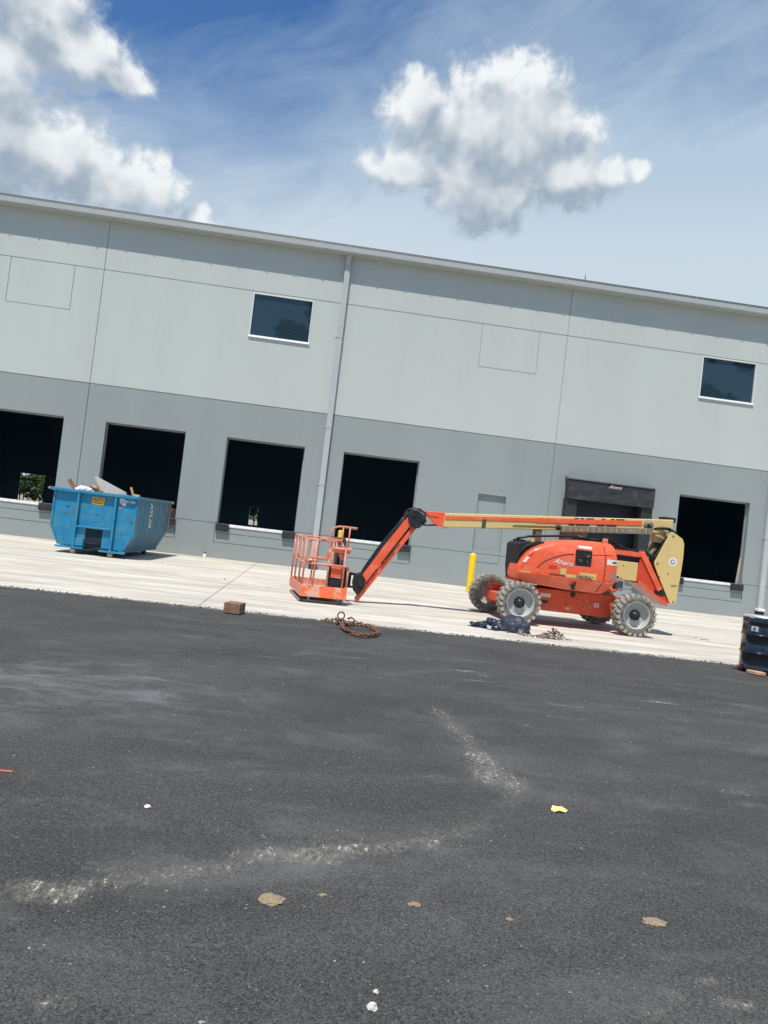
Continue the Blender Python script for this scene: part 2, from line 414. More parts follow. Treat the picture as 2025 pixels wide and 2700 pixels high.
# ------------------------------------------------------------------ mesh helpers
class M:
    def __init__(self):
        self.v, self.f, self.mi, self.sm = [], [], [], []

    def add(self, verts, faces, mi=0, smooth=False):
        o = len(self.v)
        self.v += [tuple(p) for p in verts]
        for f in faces:
            self.f.append(tuple(i+o for i in f))
            self.mi.append(mi)
            self.sm.append(smooth)
        return self

    def box(self, x0, x1, y0, y1, z0, z1, mi=0):
        v = [(x, y, z) for x in (x0, x1) for y in (y0, y1) for z in (z0, z1)]
        return self.add(v, [(0, 1, 3, 2), (4, 6, 7, 5), (0, 4, 5, 1), (2, 3, 7, 6), (0, 2, 6, 4), (1, 5, 7, 3)], mi)

    def obox(self, c, ax, ay, az, mi=0):
        c, ax, ay, az = Vector(c), Vector(ax), Vector(ay), Vector(az)
        v = [c+sx*ax+sy*ay+sz*az for sx in (-1, 1) for sy in (-1, 1) for sz in (-1, 1)]
        return self.add(v, [(0, 1, 3, 2), (4, 6, 7, 5), (0, 4, 5, 1), (2, 3, 7, 6), (0, 2, 6, 4), (1, 5, 7, 3)], mi)

    def prism(self, poly, y0, y1, mi=0):
        n = len(poly)
        v = [(x, y0, z) for x, z in poly]+[(x, y1, z) for x, z in poly]
        f = [tuple(range(n)), tuple(range(2*n-1, n-1, -1))]
        f += [(i, i+n, (i+1) % n+n, (i+1) % n) for i in range(n)]
        return self.add(v, f, mi)

    def prismx(self, poly, x0, x1, mi=0):
        n = len(poly)
        v = [(x0, y, z) for y, z in poly]+[(x1, y, z) for y, z in poly]
        f = [tuple(range(n-1, -1, -1)), tuple(range(n, 2*n))]
        f += [(i, (i+1) % n, (i+1) % n+n, i+n) for i in range(n)]
        return self.add(v, f, mi)

    def tube(self, pts, r, n=8, mi=0, caps=True, closed=False):
        pts = [Vector(p) for p in pts]
        rs = r if isinstance(r, (list, tuple)) else [r]*len(pts)
        vs, fs = [], []
        prev = None
        m = len(pts)
        for i, p in enumerate(pts):
            if closed:
                d = pts[(i+1) % m]-pts[i-1]
            else:
                d = pts[min(i+1, m-1)]-pts[max(i-1, 0)]
            d.normalize()
            if prev is None:
                a = Vector((0, 0, 1)) if abs(d.z) < 0.9 else Vector((1, 0, 0))
                a = (a-d*a.dot(d)).normalized()
            else:
                a = (prev-d*prev.dot(d)).normalized()
            prev = a
            b = d.cross(a)
            vs += [p+rs[i]*(cos(2*pi*k/n)*a+sin(2*pi*k/n)*b) for k in range(n)]
        for i in range(m if closed else m-1):
            j = (i+1) % m
            for k in range(n):
                fs.append((i*n+k, i*n+(k+1) % n, j*n+(k+1) % n, j*n+k))
        self.add(vs, fs, mi, True)
        if caps and not closed:
            o = len(self.v)-len(vs)
            self.f.append(tuple(o+k for k in range(n-1, -1, -1)))
            self.mi.append(mi)
            self.sm.append(False)
            self.f.append(tuple(o+(m-1)*n+k for k in range(n)))
            self.mi.append(mi)
            self.sm.append(False)
        return self

    def lathe(self, prof, n=32, c=(0, 0, 0), axis='y', mi=0, smooth=True):
        vs, fs = [], []
        for r, h in prof:
            for k in range(n):
                a = 2*pi*k/n
                if axis == 'y':
                    vs.append((c[0]+r*cos(a), c[1]+h, c[2]+r*sin(a)))
                else:
                    vs.append((c[0]+r*cos(a), c[1]+r*sin(a), c[2]+h))
        for i in range(len(prof)-1):
            for k in range(n):
                q = (i*n+k, i*n+(k+1) % n, (i+1)*n+(k+1) % n, (i+1)*n+k)
                fs.append(q if axis == 'z' else q[::-1])
        return self.add(vs, fs, mi, smooth)

    def split(self, name, mats, parent=None, **kw):
        """build every loose piece as an object of its own"""
        n = len(self.v)
        par = list(range(n))

        def find(i):
            while par[i] != i:
                par[i] = par[par[i]]
                i = par[i]
            return i
        for f in self.f:
            for i in f[1:]:
                a, b = find(f[0]), find(i)
                if a != b:
                    par[b] = a
        groups = {}
        for k, f in enumerate(self.f):
            groups.setdefault(find(f[0]), []).append(k)
        res = []
        for ks in groups.values():
            m = M()
            mp = {}
            for k in ks:
                nf = []
                for i in self.f[k]:
                    if i not in mp:
                        mp[i] = len(m.v)
                        m.v.append(self.v[i])
                    nf.append(mp[i])
                m.f.append(tuple(nf))
                m.mi.append(self.mi[k])
                m.sm.append(self.sm[k])
            res.append(m.build(name, mats, parent, **kw))
        return res

    def build(self, name, mats, parent=None, bevel=0.0, seg=2, loc=None, label=None, angle=35, kind=None):
        me = bpy.data.meshes.new(name)
        me.from_pydata(self.v, [], self.f)
        mats = mats if isinstance(mats, (list, tuple)) else [mats]
        for m_ in mats:
            me.materials.append(m_)
        me.polygons.foreach_set('material_index', self.mi)
        me.polygons.foreach_set('use_smooth', self.sm)
        me.update()
        ob = bpy.data.objects.new(name, me)
        COL.objects.link(ob)
        if parent:
            ob.parent = parent
        if loc:
            ob.location = loc
        if bevel > 0:
            b = ob.modifiers.new('bevel', 'BEVEL')
            b.width = bevel
            b.segments = seg
            b.limit_method = 'ANGLE'
            b.angle_limit = radians(angle)
            b.harden_normals = False
        if label:
            ob['label'] = label
        if kind:
            ob['kind'] = kind
        return ob


def thing(name, label, cat, loc=(0, 0, 0), rz=0.0, group=None):
    o = bpy.data.objects.new(name, None)
    COL.objects.link(o)
    o.location = loc
    o.rotation_euler = (0, 0, rz)
    o['label'] = label
    o['category'] = cat
    if group:
        o['group'] = group
    return o


def tag(o, label, cat, group=None):
    o['label'] = label
    o['category'] = cat
    if group:
        o['group'] = group
    return o


def text(name, s, size, loc, rot, m, parent, shear=0.0, sx=1.0, ext=0.002, off=0.0, align='LEFT'):
    c = bpy.data.curves.new(name, 'FONT')
    c.body = s
    c.size = size
    c.shear = shear
    c.extrude = ext
    c.offset = off
    c.align_x = align
    c.materials.append(m)
    tmp = bpy.data.objects.new(name, c)
    COL.objects.link(tmp)
    me = bpy.data.meshes.new_from_object(tmp)
    bpy.data.objects.remove(tmp)
    me.name = name
    o = bpy.data.objects.new(name, me)
    COL.objects.link(o)
    o.parent = parent
    o.location = loc
    o.rotation_euler = rot
    o.scale = (sx, 1, 1)
    return o


FRONT = (pi/2, 0, 0)    # text facing -Y


def interp(tbl, x):
    if x <= tbl[0][0]:
        return tbl[0][1]
    for (a, b), (c, d) in zip(tbl, tbl[1:]):
        if x <= c:
            return b+(d-b)*(x-a)/(c-a)
    return tbl[-1][1]


# ------------------------------------------------------------------ ground
def grid_sheet(name, x0, x1, y0, y1, nx, ny, z, m, attrs=None):
    vs = [(x0+(x1-x0)*i/nx, y0+(y1-y0)*j/ny, z) for j in range(ny+1) for i in range(nx+1)]
    fs = [(j*(nx+1)+i, j*(nx+1)+i+1, (j+1)*(nx+1)+i+1, (j+1)*(nx+1)+i) for j in range(ny) for i in range(nx)]
    me = bpy.data.meshes.new(name)
    me.from_pydata(vs, [], fs)
    me.materials.append(m)
    for an, fn in (attrs or {}).items():
        at = me.attributes.new(an, 'FLOAT', 'POINT')
        at.data.foreach_set('value', [fn(v[0], v[1]) for v in vs])
    me.update()
    o = bpy.data.objects.new(name, me)
    COL.objects.link(o)
    o['kind'] = 'structure'
    return o


DUST = [(-1.03, -24.22, .14, .09, .7), (-1.04, -24.12, .1, .05, .8), (-0.85, -24.2, .11, .07, 1.2), (-0.81, -24.13, .08, .05, 1.0), (-0.73, -23.93, .12, .05, .5),
        (-0.53, -24.0, .3, .10, .45), (-0.28, -23.85, .3, .10, .5), (-0.09, -23.67, .16, .09, .7), (0.08, -23.62, .16, .09, 1.0), (0.18, -23.66, .14, .08, .95), (0.24, -23.55, .14, .12, .9), (0.41, -23.51, .2, .09, .8),
        (0.57, -23.45, .1, .06, 1.0), (0.78, -23.38, .2, .08, .6), (.95, -23.2, .2, .1, .4),
        (1.43, -21.6, .12, .25, .9), (1.45, -21.95, .14, .3, 1.1), (1.37, -22.1, .1, .3, 1.0), (1.55, -22.2, .15, .16, .95), (1.40, -21.0, .16, .6, .55), (1.35, -20.5, .16, .5, .4),
        (2.05, -17.87, .30, .07, 1.1), (2.3, -18.07, .22, .06, 1.0), (2.09, -18.47, .25, .05, 1.1), (1.45, -18.23, .16, .05, 1.0), (4.18, -18.66, .36, .06, 1.25), (3.48, -19.16, .22, .04, 1.1), (4.07, -19.57, .28, .04, 1.0),
        (0.65, -17.78, .2, .06, 1.0), (.05, -17.8, .25, .07, .85), (-.06, -17.99, .12, .04, 1.0), (5.5, -18.3, .35, .12, .95), (2.8, -18.86, .3, .06, .6), (3.24, -22.2, .12, .06, .9), (3.33, -21.95, .16, .08, .8),
        (1.72, -24.49, .06, .04, 1.1), (1.77, -24.62, .09, .04, 1.25), (1.41, -24.7, .05, .03, 1.2), (1.56, -24.59, .06, .04, 1.0), (-.64, -24.86, .07, .05, .9), (-1.1, -24.44, .06, .03, 1.2),
        (4.6, -17.0, 1.1, .22, .45), (1.0, -18.6, 1.1, .3, .35), (3.2, -17.2, .9, .2, .35), (-1.6, -18.0, .9, .2, .35), (5.2, -19.6, .7, .2, .4), (2.6, -23.6, .5, .12, .35), (1.2, -23.9, .5, .08, .3)]
# the continuous dusty tyre track: in from the left, round to the right and up to the apron
TRK = [(-1.05, -24.15), (-.8, -24.12), (-.55, -23.98), (-.3, -23.86), (-.05, -23.68), (.2, -23.62), (.45, -23.50), (.7, -23.38), (.95, -23.18), (1.2, -22.95), (1.42, -22.65), (1.52, -22.3), (1.5, -21.9), (1.45, -21.5), (1.42, -21.0), (1.38, -20.5), (1.30, -20.0)]
for (_a, _b), (_c, _d) in zip(TRK, TRK[1:]):
    for _k in range(3):
        DUST.append((_a+(_c-_a)*_k/3, _b+(_d-_b)*_k/3, .10 if _b < -23 else .09, .075 if _b < -23 else .16, .66 if _b < -23 or _b > -22.4 else .34))
for (_x, _y) in ((2.4, -17.0), (3.0, -17.6), (1.6, -17.2), (4.4, -17.6), (5.2, -17.2), (3.6, -16.6), (-.4, -18.3), (-1.2, -17.4), (.9, -18.9), (2.9, -19.4), (5.6, -19.0), (6.4, -18.0), (4.9, -18.9), (1.9, -19.3), (3.9, -20.4), (2.6, -20.0)):
    DUST.append((_x, _y, .32, .055, .75))
FILM = [(-2.27, -20.5, 1.1, .7, 1.0), (-1.73, -20.0, .7, .5, 1.0), (-1.22, -20.67, .8, .45, .9), (-1.6, -21.3, .8, .4, .7), (-2.1, -21.8, .8, .4, .5), (-0.4, -22.45, .55, .16, .6), (-.9, -20.2, .9, .3, .5),
        (2.28, -22.35, .6, .2, .5), (1.3, -23.6, .5, .12, .4), (1.5, -21.6, .35, .9, .45), (.1, -23.7, .8, .16, .45), (5, -20.5, 2, .4, .35), (3.2, -19.4, 1.8, .3, .3), (0, -19.2, 1.5, .35, .3)]


def blobsum(L):
    def f(x, y):
        s = 0.0
        for (a, b, rx, ry, k) in L:
            dx, dy = (x-a)/rx, (y-b)/ry
            q = dx*dx+dy*dy
            if q < 6:
                s = max(s, k*math.exp(-q))+0.25*min(s, k*math.exp(-q))
        return s
    return f


def scuff(x, y):
    s = 0.0
    for (cx, cy, r, w_, a0, a1, k) in ((0.2, -18.5, 10.2, .10, 50, 95, .5), (0.2, -18.5, 10.6, .12, 50, 95, .35), (3.5, -21.0, 12.6, .10, 70, 130, .5), (3.5, -21.0, 12.25, .08, 75, 130, .35), (9.5, -19.0, 8.2, .14, 60, 110, .45), (9.5, -19, 8.9, .14, 60, 110, .4), (-7.5, -19.5, 11.5, .12, 50, 100, .35)):
        d = math.hypot(x-cx, y-cy)-r
        ang = math.degrees(atan2(y-cy, x-cx))
        if a0 < ang < a1:
            s = max(s, k*math.exp(-(d/w_)**2))
    return s


YE = -14.36            # apron meets asphalt
g0 = grid_sheet('ground', -900, 900, -900, 900, 6, 6, -0.02, M_DIRT)
road = grid_sheet('asphalt_yard', -3.6, 8.4, -25.6, YE, 200, 230, 0.0, M_ASPH, {'dust': blobsum(DUST), 'film': blobsum(FILM)})


def zero(x, y):
    return 0.0


def sheet(name, x0, x1, y0, y1, m):
    return grid_sheet(name, x0, x1, y0, y1, 2, 2, 0.0, m, {'dust': zero, 'film': zero})


sheet('asphalt_yard', -70, -3.6, -70, YE, M_ASPH)
sheet('asphalt_yard', 8.4, 70, -70, YE, M_ASPH)
sheet('asphalt_yard', -3.6, 8.4, -70, -25.6, M_ASPH)

apron = bpy.data.objects.new('concrete_apron', None)
COL.objects.link(apron)
apron['kind'] = 'structure'
JX = [-60, -18.4, -1.9, 14.7, 60]
for a, b in zip(JX, JX[1:]):
    g_ = 0.014
    x0, x1 = a+g_/2, b-g_/2
    nx = max(4, int((min(x1, 15)-max(x0, -18.4))/0.11)) if x1 > -18 and x0 < 14 else 4
    ny = 64 if nx > 4 else 4
    vs = [(x0+(x1-x0)*i/nx + (0.10 if (i == 0 and a == -1.9) or (i == nx and b == -1.9) else 0)*(j/ny-1)*-1, YE+(0.0-YE)*j/ny+(0.035*noise.noise(Vector(((x0+(x1-x0)*i/nx)*2.3, 0, 5)))+.02*noise.noise(Vector(((x0+(x1-x0)*i/nx)*9, 0, 9))) if j == 0 else 0), 0.012) for j in range(ny+1) for i in range(nx+1)]
    fs = [(j*(nx+1)+i, j*(nx+1)+i+1, (j+1)*(nx+1)+i+1, (j+1)*(nx+1)+i) for j in range(ny) for i in range(nx)]
    o = len(vs)
    edge = [j*(nx+1) for j in range(ny+1)]
    # ragged front lip, slightly above the asphalt
    loop = [i for i in range(nx+1)]+[(j+1)*(nx+1)-1 for j in range(1, ny+1)]+[ny*(nx+1)+i for i in range(nx-1, -1, -1)]+[j*(nx+1) for j in range(ny-1, 0, -1)]
    base = [(vs[i][0], vs[i][1], -0.015) for i in loop]
    vs += base
    L_ = len(loop)
    fs += [(loop[k], o+k, o+(k+1) % L_, loop[(k+1) % L_]) for k in range(L_)]
    me = bpy.data.meshes.new('slab')
    me.from_pydata(vs, [], fs)
    me.materials.append(M_CONC)
    at = me.attributes.new('scuff', 'FLOAT', 'POINT')
    at.data.foreach_set('value', [scuff(v[0], v[1]) for v in vs])
    me.update()
    s_ = bpy.data.objects.new('slab', me)
    COL.objects.link(s_)
    s_.parent = apron
jt = M()
jt.box(-60, 60, YE+.1, -0.01, -0.012, 0.002)
jt.build('joint_filler', mat('joint_grey', (0.13, 0.125, 0.115), 0.9), apron)

# ------------------------------------------------------------------ warehouse
wh = thing('warehouse', 'long two-tone grey concrete warehouse with open loading doors', 'building')
DW, DZ0, DZ1 = 2.743, 1.24, 4.29
DOORS = [-15.97, -11.80, -7.64, -3.46, 0.67, 13.18, 17.35]
SEALX = (9.10, 11.85)
PED = (5.67, 6.70)
JOINTS = [-25.1, -16.72, -8.35, 0.03, 8.29, 16.62, 25.0]
R1, R2, R3, R4, R5 = 9.535, 5.535, 1.235, 0.905, 0.565
ZTOP = 11.40
WINS = [(-3.15, -1.03, 7.96, 9.49), (13.5, 15.61, 7.98, 9.51), (-19.7, -17.6, 7.97, 9.5)]
BLANK = [(-11.5, -9.33, 7.98, 9.50), (5.12, 7.27, 7.97, 9.49), (21.6, 23.7, 7.97, 9.5)]
GV = 0.026


def panel(xa, xb):
    xs = {xa, xb, xa+.006, xb-.006}
    zs = {0.0, ZTOP, R1, R1+GV, R2, R2+GV, R3, R3+.02, R4, R4+.02, R5, R5+.02, 1.13, DZ1}
    opens, vg, hg = [], [], []
    for d in DOORS:
        if xa < d < xb:
            opens.append((d, d+DW, 1.13, DZ1))
            for gx in (d-.05, d+DW+.03):
                vg.append((gx, gx+.018, R5, 1.23))
            hg.append((d-.05, d+DW+.048, R4, R4+.02))
            hg.append((d-.05, d+DW+.048, R5, R5+.02))
    if xa < SEALX[0] < xb:
        opens.append((SEALX[0], SEALX[1], 1.13, 3.9))
        hg.append((SEALX[0]-.05, SEALX[1]+.05, R5, R5+.02))
    for w_ in WINS:
        if xa < w_[0] < xb:
            opens.append(w_)
    for bk in BLANK:
        if xa < bk[0] < xb:
            vg.append((bk[0], bk[0]+.018, bk[2], R1))
            vg.append((bk[1]-.018, bk[1], bk[2], R1))
            hg.append((bk[0], bk[1], bk[2], bk[2]+.018))
    ped = PED if xa < PED[0] < xb else None
    if ped:
        vg.append((ped[0], ped[0]+.018, .93, 1.4))
        vg.append((ped[1]-.018, ped[1], .93, 1.4))
        hg.append((ped[0], ped[1], .93, .95))
        xs |= {ped[0], ped[1]}
        zs |= {1.4, 3.40}
    for (a, b, c, d) in opens+vg+hg:
        xs |= {a, b}
        zs |= {c, d}
    xs, zs = sorted(xs), sorted(zs)

    def depth(x, z):
        for (a, b, c, d) in opens:
            if a < x < b and c < z < d:
                return None
        if x < xa+.006 or x > xb-.006:
            return .02
        if ped and ped[0] < x < ped[1] and 1.4 < z < 3.4:
            return .10
        for (a, b, c, d) in vg+hg:
            if a < x < b and c < z < d:
                return .03
        if R1 < z < R1+GV or R2 < z < R2+GV:
            return .025
        if R3 < z < R3+.02:
            return .02
        return 0.0
    TH = .24
    nx, nz = len(xs)-1, len(zs)-1
    D = [[depth((xs[i]+xs[i+1])/2, (zs[j]+zs[j+1])/2) for j in range(nz)] for i in range(nx)]
    m = M()
    cache = {}

    def P(x, y, z):
        k = (round(x, 4), round(y, 4), round(z, 4))
        if k not in cache:
            cache[k] = len(m.v)
            m.v.append((x, y, z))
        return cache[k]

    def face(ps, mi):
        m.f.append(tuple(P(*p) for p in ps))
        m.mi.append(mi)
        m.sm.append(False)

    def at_(i, j):
        if i < 0 or j < 0 or i >= nx or j >= nz:
            return 'out'
        return D[i][j]
    for i in range(nx):
        for j in range(nz):
            mi = 0 if zs[j] >= R2+GV-.001 else 1
            x0, x1, z0, z1 = xs[i], xs[i+1], zs[j], zs[j+1]
            d = D[i][j]
            if d is not None:
                face([(x0, d, z0), (x1, d, z0), (x1, d, z1), (x0, d, z1)], mi)
                face([(x0, TH, z0), (x0, TH, z1), (x1, TH, z1), (x1, TH, z0)], mi)
            for (di, dj, e) in ((-1, 0, 'L'), (1, 0, 'R'), (0, -1, 'B'), (0, 1, 'T')):
                q = at_(i+di, j+dj)
                dd = TH if d is None else d
                qq = TH if (q is None or q == 'out') else q
                if q == 'out' and d is None:
                    continue
                if qq > dd:      # this cell stands proud: its side wall
                    m_i = mi
                    if e == 'L':
                        face([(x0, dd, z0), (x0, dd, z1), (x0, qq, z1), (x0, qq, z0)], m_i)
                    elif e == 'R':
                        face([(x1, dd, z0), (x1, qq, z0), (x1, qq, z1), (x1, dd, z1)], m_i)
                    elif e == 'B':
                        face([(x0, dd, z0), (x0, qq, z0), (x1, qq, z0), (x1, dd, z0)], m_i)
                    else:
                        face([(x0, dd, z1), (x1, dd, z1), (x1, qq, z1), (x0, qq, z1)], m_i)
    m.build('wall_panel', [M_WALL, M_WALL2], wh)


for a, b in zip(JOINTS, JOINTS[1:]):
    panel(a+.004, b-.004)

# shell behind the facade: dark hall with a storefront opening far at the back
DEPTH = 40.0
hall = M()
FZ = 0.70
BX0, BX1 = JOINTS[0], JOINTS[-1]
hall.box(BX0-12, BX0-11.8, .26, DEPTH+.2, -.01, 11.36)
hall.box(BX1+11.8, BX1+12, .26, DEPTH+.2, -.01, 11.36)
hall.box(BX0-12, BX0, 0, .24, 0, ZTOP)
hall.box(BX1, BX1+12, 0, .24, 0, ZTOP)
BO = [(-25.25, -23.1, .74, 3.02), (-5.84, -5.08, .90, 2.5)]
zlo, zhi = 0, 11.36
xsb = [BX0-11.8, BO[0][0], BO[0][1], BO[1][0], BO[1][1], BX1+11.8]
hall.box(xsb[0], xsb[1], DEPTH, DEPTH+.2, zlo, zhi)
hall.box(xsb[2], xsb[3], DEPTH, DEPTH+.2, zlo, zhi)
hall.box(xsb[4], xsb[5], DEPTH, DEPTH+.2, zlo, zhi)
for (a, b, c, d) in BO:
    hall.box(a, b, DEPTH, DEPTH+.2, zlo, c)
    hall.box(a, b, DEPTH, DEPTH+.2, d, zhi)
hall.split('interior_wall', M_IN, wh)
fl = M()
fl.box(BX0-11.8, BX1+11.8, .26, DEPTH, .3, FZ)
fl.build('interior_floor', M_INFL, wh)
rf = M()
rf.prismx([(-.22, 11.43), (-.22, 11.52), (DEPTH+.4, 12.4), (DEPTH+.4, 11.43)], BX0-12.2, BX1+12.2)
rf.build('roof', M_ROOF, wh)
ed = M()
ed.prismx([(-.392, 11.458), (-.375, 11.55), (-.10, 11.59), (-.10, 11.54), (-.30, 11.46)], BX0-12.2, BX1+12.2)
ed.build('roof_edge', M_ROOF, wh)
sf = M()
for x in (-25.22, -24.74, -23.80, -23.14):
    sf.box(x-.035, x+.035, DEPTH-.06, DEPTH+.0, .74, 3.0)
sf.box(-25.2, -23.12, DEPTH-.055, DEPTH-.005, 2.50, 2.57)
sf.box(-24.74, -23.8, DEPTH-.055, DEPTH-.005, 1.55, 1.63)
sf.split('storefront_frame', M_BLACK, wh)

# gutter: long box section made of lengths, with a strap over every seam
SEAM0, SEAMD = 0.02, 0.985
k0, k1 = int((BX0-12-SEAM0)/SEAMD), int((BX1+12-SEAM0)/SEAMD)
gut = M()
gut.prismx([(-.38, 11.25), (-.40, 11.29), (-.40, 11.455), (-.385, 11.455), (-.385, 11.30), (-.37, 11.27), (-.004, 11.27), (-.004, 11.25)], BX0-12, BX1+12)
gut.build('gutter', M_TRIM, wh)
strap_me = None
for k in range(-26, 34):
    x = SEAM0+k*SEAMD
    if strap_me is None:
        s = M()
        s.box(-.012, .012, -.410, -.401, 11.24, 11.50)
        s.box(-.022, .022, -.40, -.33, 11.228, 11.249)
        ob = s.build('gutter_strap', M_TRIM, wh)
        strap_me = ob.data
    else:
        ob = bpy.data.objects.new('gutter_strap', strap_me)
        COL.objects.link(ob)
        ob.parent = wh
    ob.location = (x, 0, 0)

# downspouts
for dx, x in ((0, 0.03), (1, 16.66), (2, -16.72)):
    d = M()
    d.box(x-.10, x+.10, -.155, -.02, .42, 10.9)
    d.prismx([(-.155, 10.9), (-.02, 10.9), (-.10, 11.25), (-.24, 11.25)], x-.085, x+.085)
    ob = d.build('downspout', M_PIPE, wh, bevel=.006)
    b_ = M()
    for z in (10.86, 8.28, 5.05, 3.0):
        b_.box(x-.112, x+.112, -.165, -.158, z, z+.045)
        b_.box(x-.155, x-.112, -.012, -.002, z, z+.045)
        b_.box(x-.112, x-.104, -.158, -.004, z, z+.045)
        b_.box(x+.104, x+.112, -.158, -.004, z, z+.045)
    b_.split('strap', M_PIPE, ob)
    c_ = M()
    c_.box(x-.14, x+.14, -.24, -.01, .33, .43)
    c_.build('collar', M_WHITE, ob, bevel=.01)
    e_ = M()
    e_.box(x-.12, x+.12, -.21, -.01, .02, .33)
    e_.build('boot', M_BLACK, ob, bevel=.01)

# windows
for (a, b, c, d) in WINS:
    f = M()
    t_ = .032
    for (p, q, r, s) in ((a, b, c, c+t_), (a, b, d-t_, d), (a, a+t_, c+t_, d-t_), (b-t_, b, c+t_, d-t_)):
        f.box(p+.002, q-.002, -.020, .12, r+.002, s-.002)
    wob = f.build('window', M_WHITE, wh)
    s_ = M()
    s_.prismx([(-.05, c-.05), (-.05, c-.025), (-.0355, c+.0), (-.002, c+.0), (-.002, c-.05)], a-.02, b+.02)
    s_.build('sill', M_WHITE, wob)
    p_ = M()
    p_.box(a+t_, b-t_, .05, .062, c+t_, d-t_)
    p_.build('pane', M_GLASS, wob)
    mu = M()
    mu.box((a+b)/2+.08, (a+b)/2+.15, .075, .12, c+t_, d-t_)
    mu.build('mullion', M_BLACK, wob)
    bl = M()
    n_ = 11
    for k in range(n_):
        z = c+t_+(d-c-2*t_)*(k+.5)/n_
        bl.obox(((a+b)/2, .20, z), ((b-a)/2-t_, 0, 0), (0, .030, .024), (0, -.002, .003))
    bl.build('blind', mat('blind_slat', (0.004, 0.014, 0.022), .6), wob)

# dock doors: sills and bumpers
bump_me = sill_me = None
for d in DOORS+['seal']:
    x = SEALX[0] if d == 'seal' else d
    s = M()
    s.prismx([(-.02, 1.135), (-.02, 1.16), (.07, 1.24), (.26, 1.24), (.26, 1.135)], x+.43 if d != 'seal' else x+.3, x+DW-.43 if d != 'seal' else x+DW-.3)
    s.build('dock_sill', M_SILL, wh)
    s = M()
    for (p, q) in (((x+.003), x+.43), (x+DW-.43, x+DW-.003)):
        s.box(p, q, .03, .26, 1.135, 1.238)
    s.split('sill_end', M_WALL2, wh)
    for bx in (x+.0, x+DW-.43):
        b_ = M()
        for k in range(9):
            b_.box(bx+.005+k*.0475, bx+.005+k*.0475+.044, -.125, -.012, 1.0+random.uniform(0, .006), 1.225)
        b_.box(bx-.005, bx+.0025, -.13, -.002, .99, 1.23)
        b_.box(bx+.433, bx+.44, -.13, -.002, .99, 1.23)
        b_.box(bx, bx+.435, -.012, -.002, .985, 1.23)
        b_.build('dock_bumper', M_RUB, wh)

# small dark frames in the door openings (closed seals at the jambs)
for d in DOORS:
    f = M()
    f.box(d+.001, d+.03, .20, .26, 1.25, DZ1-.002)
    f.box(d+DW-.03, d+DW-.001, .20, .26, 1.25, DZ1-.002)
    f.box(d+.031, d+DW-.031, .20, .26, DZ1-.05, DZ1-.002)
    f.build('door_frame', M_WALL2, wh)

# dock shelter with canvas hood
sh_x0, sh_x1 = 8.80, 12.03
ds = M()
YS = -.46
ds.box(sh_x0, sh_x0+.42, YS+.05, -.002, 1.26, 3.62)
ds.box(sh_x1-.42, sh_x1, YS+.05, -.002, 1.26, 3.62)
ds.box(sh_x0+.03, sh_x1-.03, -.15, -.002, 3.62, 4.26)
shel = ds.build('dock_shelter', M_CANVAS, wh, bevel=.03)
shel['label'] = 'black canvas dock shelter with sagging hood around one loading door'
hd = M()
nx_, nz_ = 44, 14
vs, fs = [], []
for j in range(nz_+1):
    for i in range(nx_+1):
        u, v = i/nx_, j/nz_
        x = sh_x0-.03*(1-v)*0+(sh_x1-sh_x0)*u
        sag = .035*sin(u*pi)
        zb = 3.60-sag*.3+(0 if .02 < u < .98 else 0)
        z = zb+(4.30-zb)*v
        fold = .030*noise.noise(Vector((x*1.1+z*1.8, z*4.0-x*.8, 1.3)))+.02*noise.noise(Vector((x*4, z*6, 3)))
        y = YS-.03+fold*(1-v**3)+.06*v
        vs.append((x, y, z))
fs = [(j*(nx_+1)+i, j*(nx_+1)+i+1, (j+1)*(nx_+1)+i+1, (j+1)*(nx_+1)+i) for j in range(nz_) for i in range(nx_)]
hd.add(vs, fs, 0, True)
hd.prismx([(YS-.0, 3.61), (YS+.0, 4.29), (-.16, 4.29), (-.16, 3.63)], sh_x0, sh_x0+.02)
hd.prismx([(YS-.0, 3.61), (YS+.0, 4.29), (-.16, 4.29), (-.16, 3.63)], sh_x1-.02, sh_x1)
hd.box(sh_x0+.02, sh_x1-.02, YS+.02, YS+.04, 3.62, 4.28)
hd.build('hood_curtain', M_CANVAS, shel)
tp = M()
tp.prismx([(YS-.01, 4.30), (YS-.01, 4.34), (-.003, 4.44), (-.003, 4.31)], sh_x0-.01, sh_x1+.01)
tp.build('hood_top', mat('hood_top_grey', (0.13, 0.14, 0.14), .6, 0, .15, 6), shel)
text('hood_lettering', 'Amco', .17, (10.25, YS-.075, 4.13), FRONT, M_DECALW, shel, shear=.5, sx=1.15)
# closed dark door leaf behind the shelter, split in two leaves as the photo shows
lf = M()
lf.box(SEALX[0]+.01, SEALX[0]+1.37, .30, .33, 1.25, 3.88)
lf.box(SEALX[0]+1.38, SEALX[1]-.01, .30, .33, 1.25, 3.88)
lf.split('door_leaf', M_LEAFDOOR, wh)

pl = M()
pl.obox((15.80, .12, 1.72), (.015, 0, 0), (0, .04, 0), (.05, .02, .50))
tag(pl.build('wooden_plank', mat('pale_plank', (.50, .42, .32), .8, 0, .2, 10)), 'pale wooden plank leaning in the right jamb of the last open loading door', 'plank')
pl = M()
pl.box(-5.33, -4.93, .08, .20, 1.245, 1.56)
tag(pl.build('steel_plate', mat('maroon_plate', (0.05, .022, .025), .6), bevel=.01), 'dark maroon plate standing in the loading door behind the dumpster', 'plate')
an = M()
an.tube([(8.66, -.15, 11.54), (8.66, -.15, 11.84)], .018, 6)
an.box(8.63, 8.69, -.19, -.11, 11.535, 11.56)
tag(an.build('marker_rod', M_REDP), 'short red marker rod standing up from the roof edge', 'rod')
st = M()
st.lathe([(.055, 0.012), (.055, .12), (.045, .135), (0, .135)], 14, (-3.72, -.12, 0), 'z')
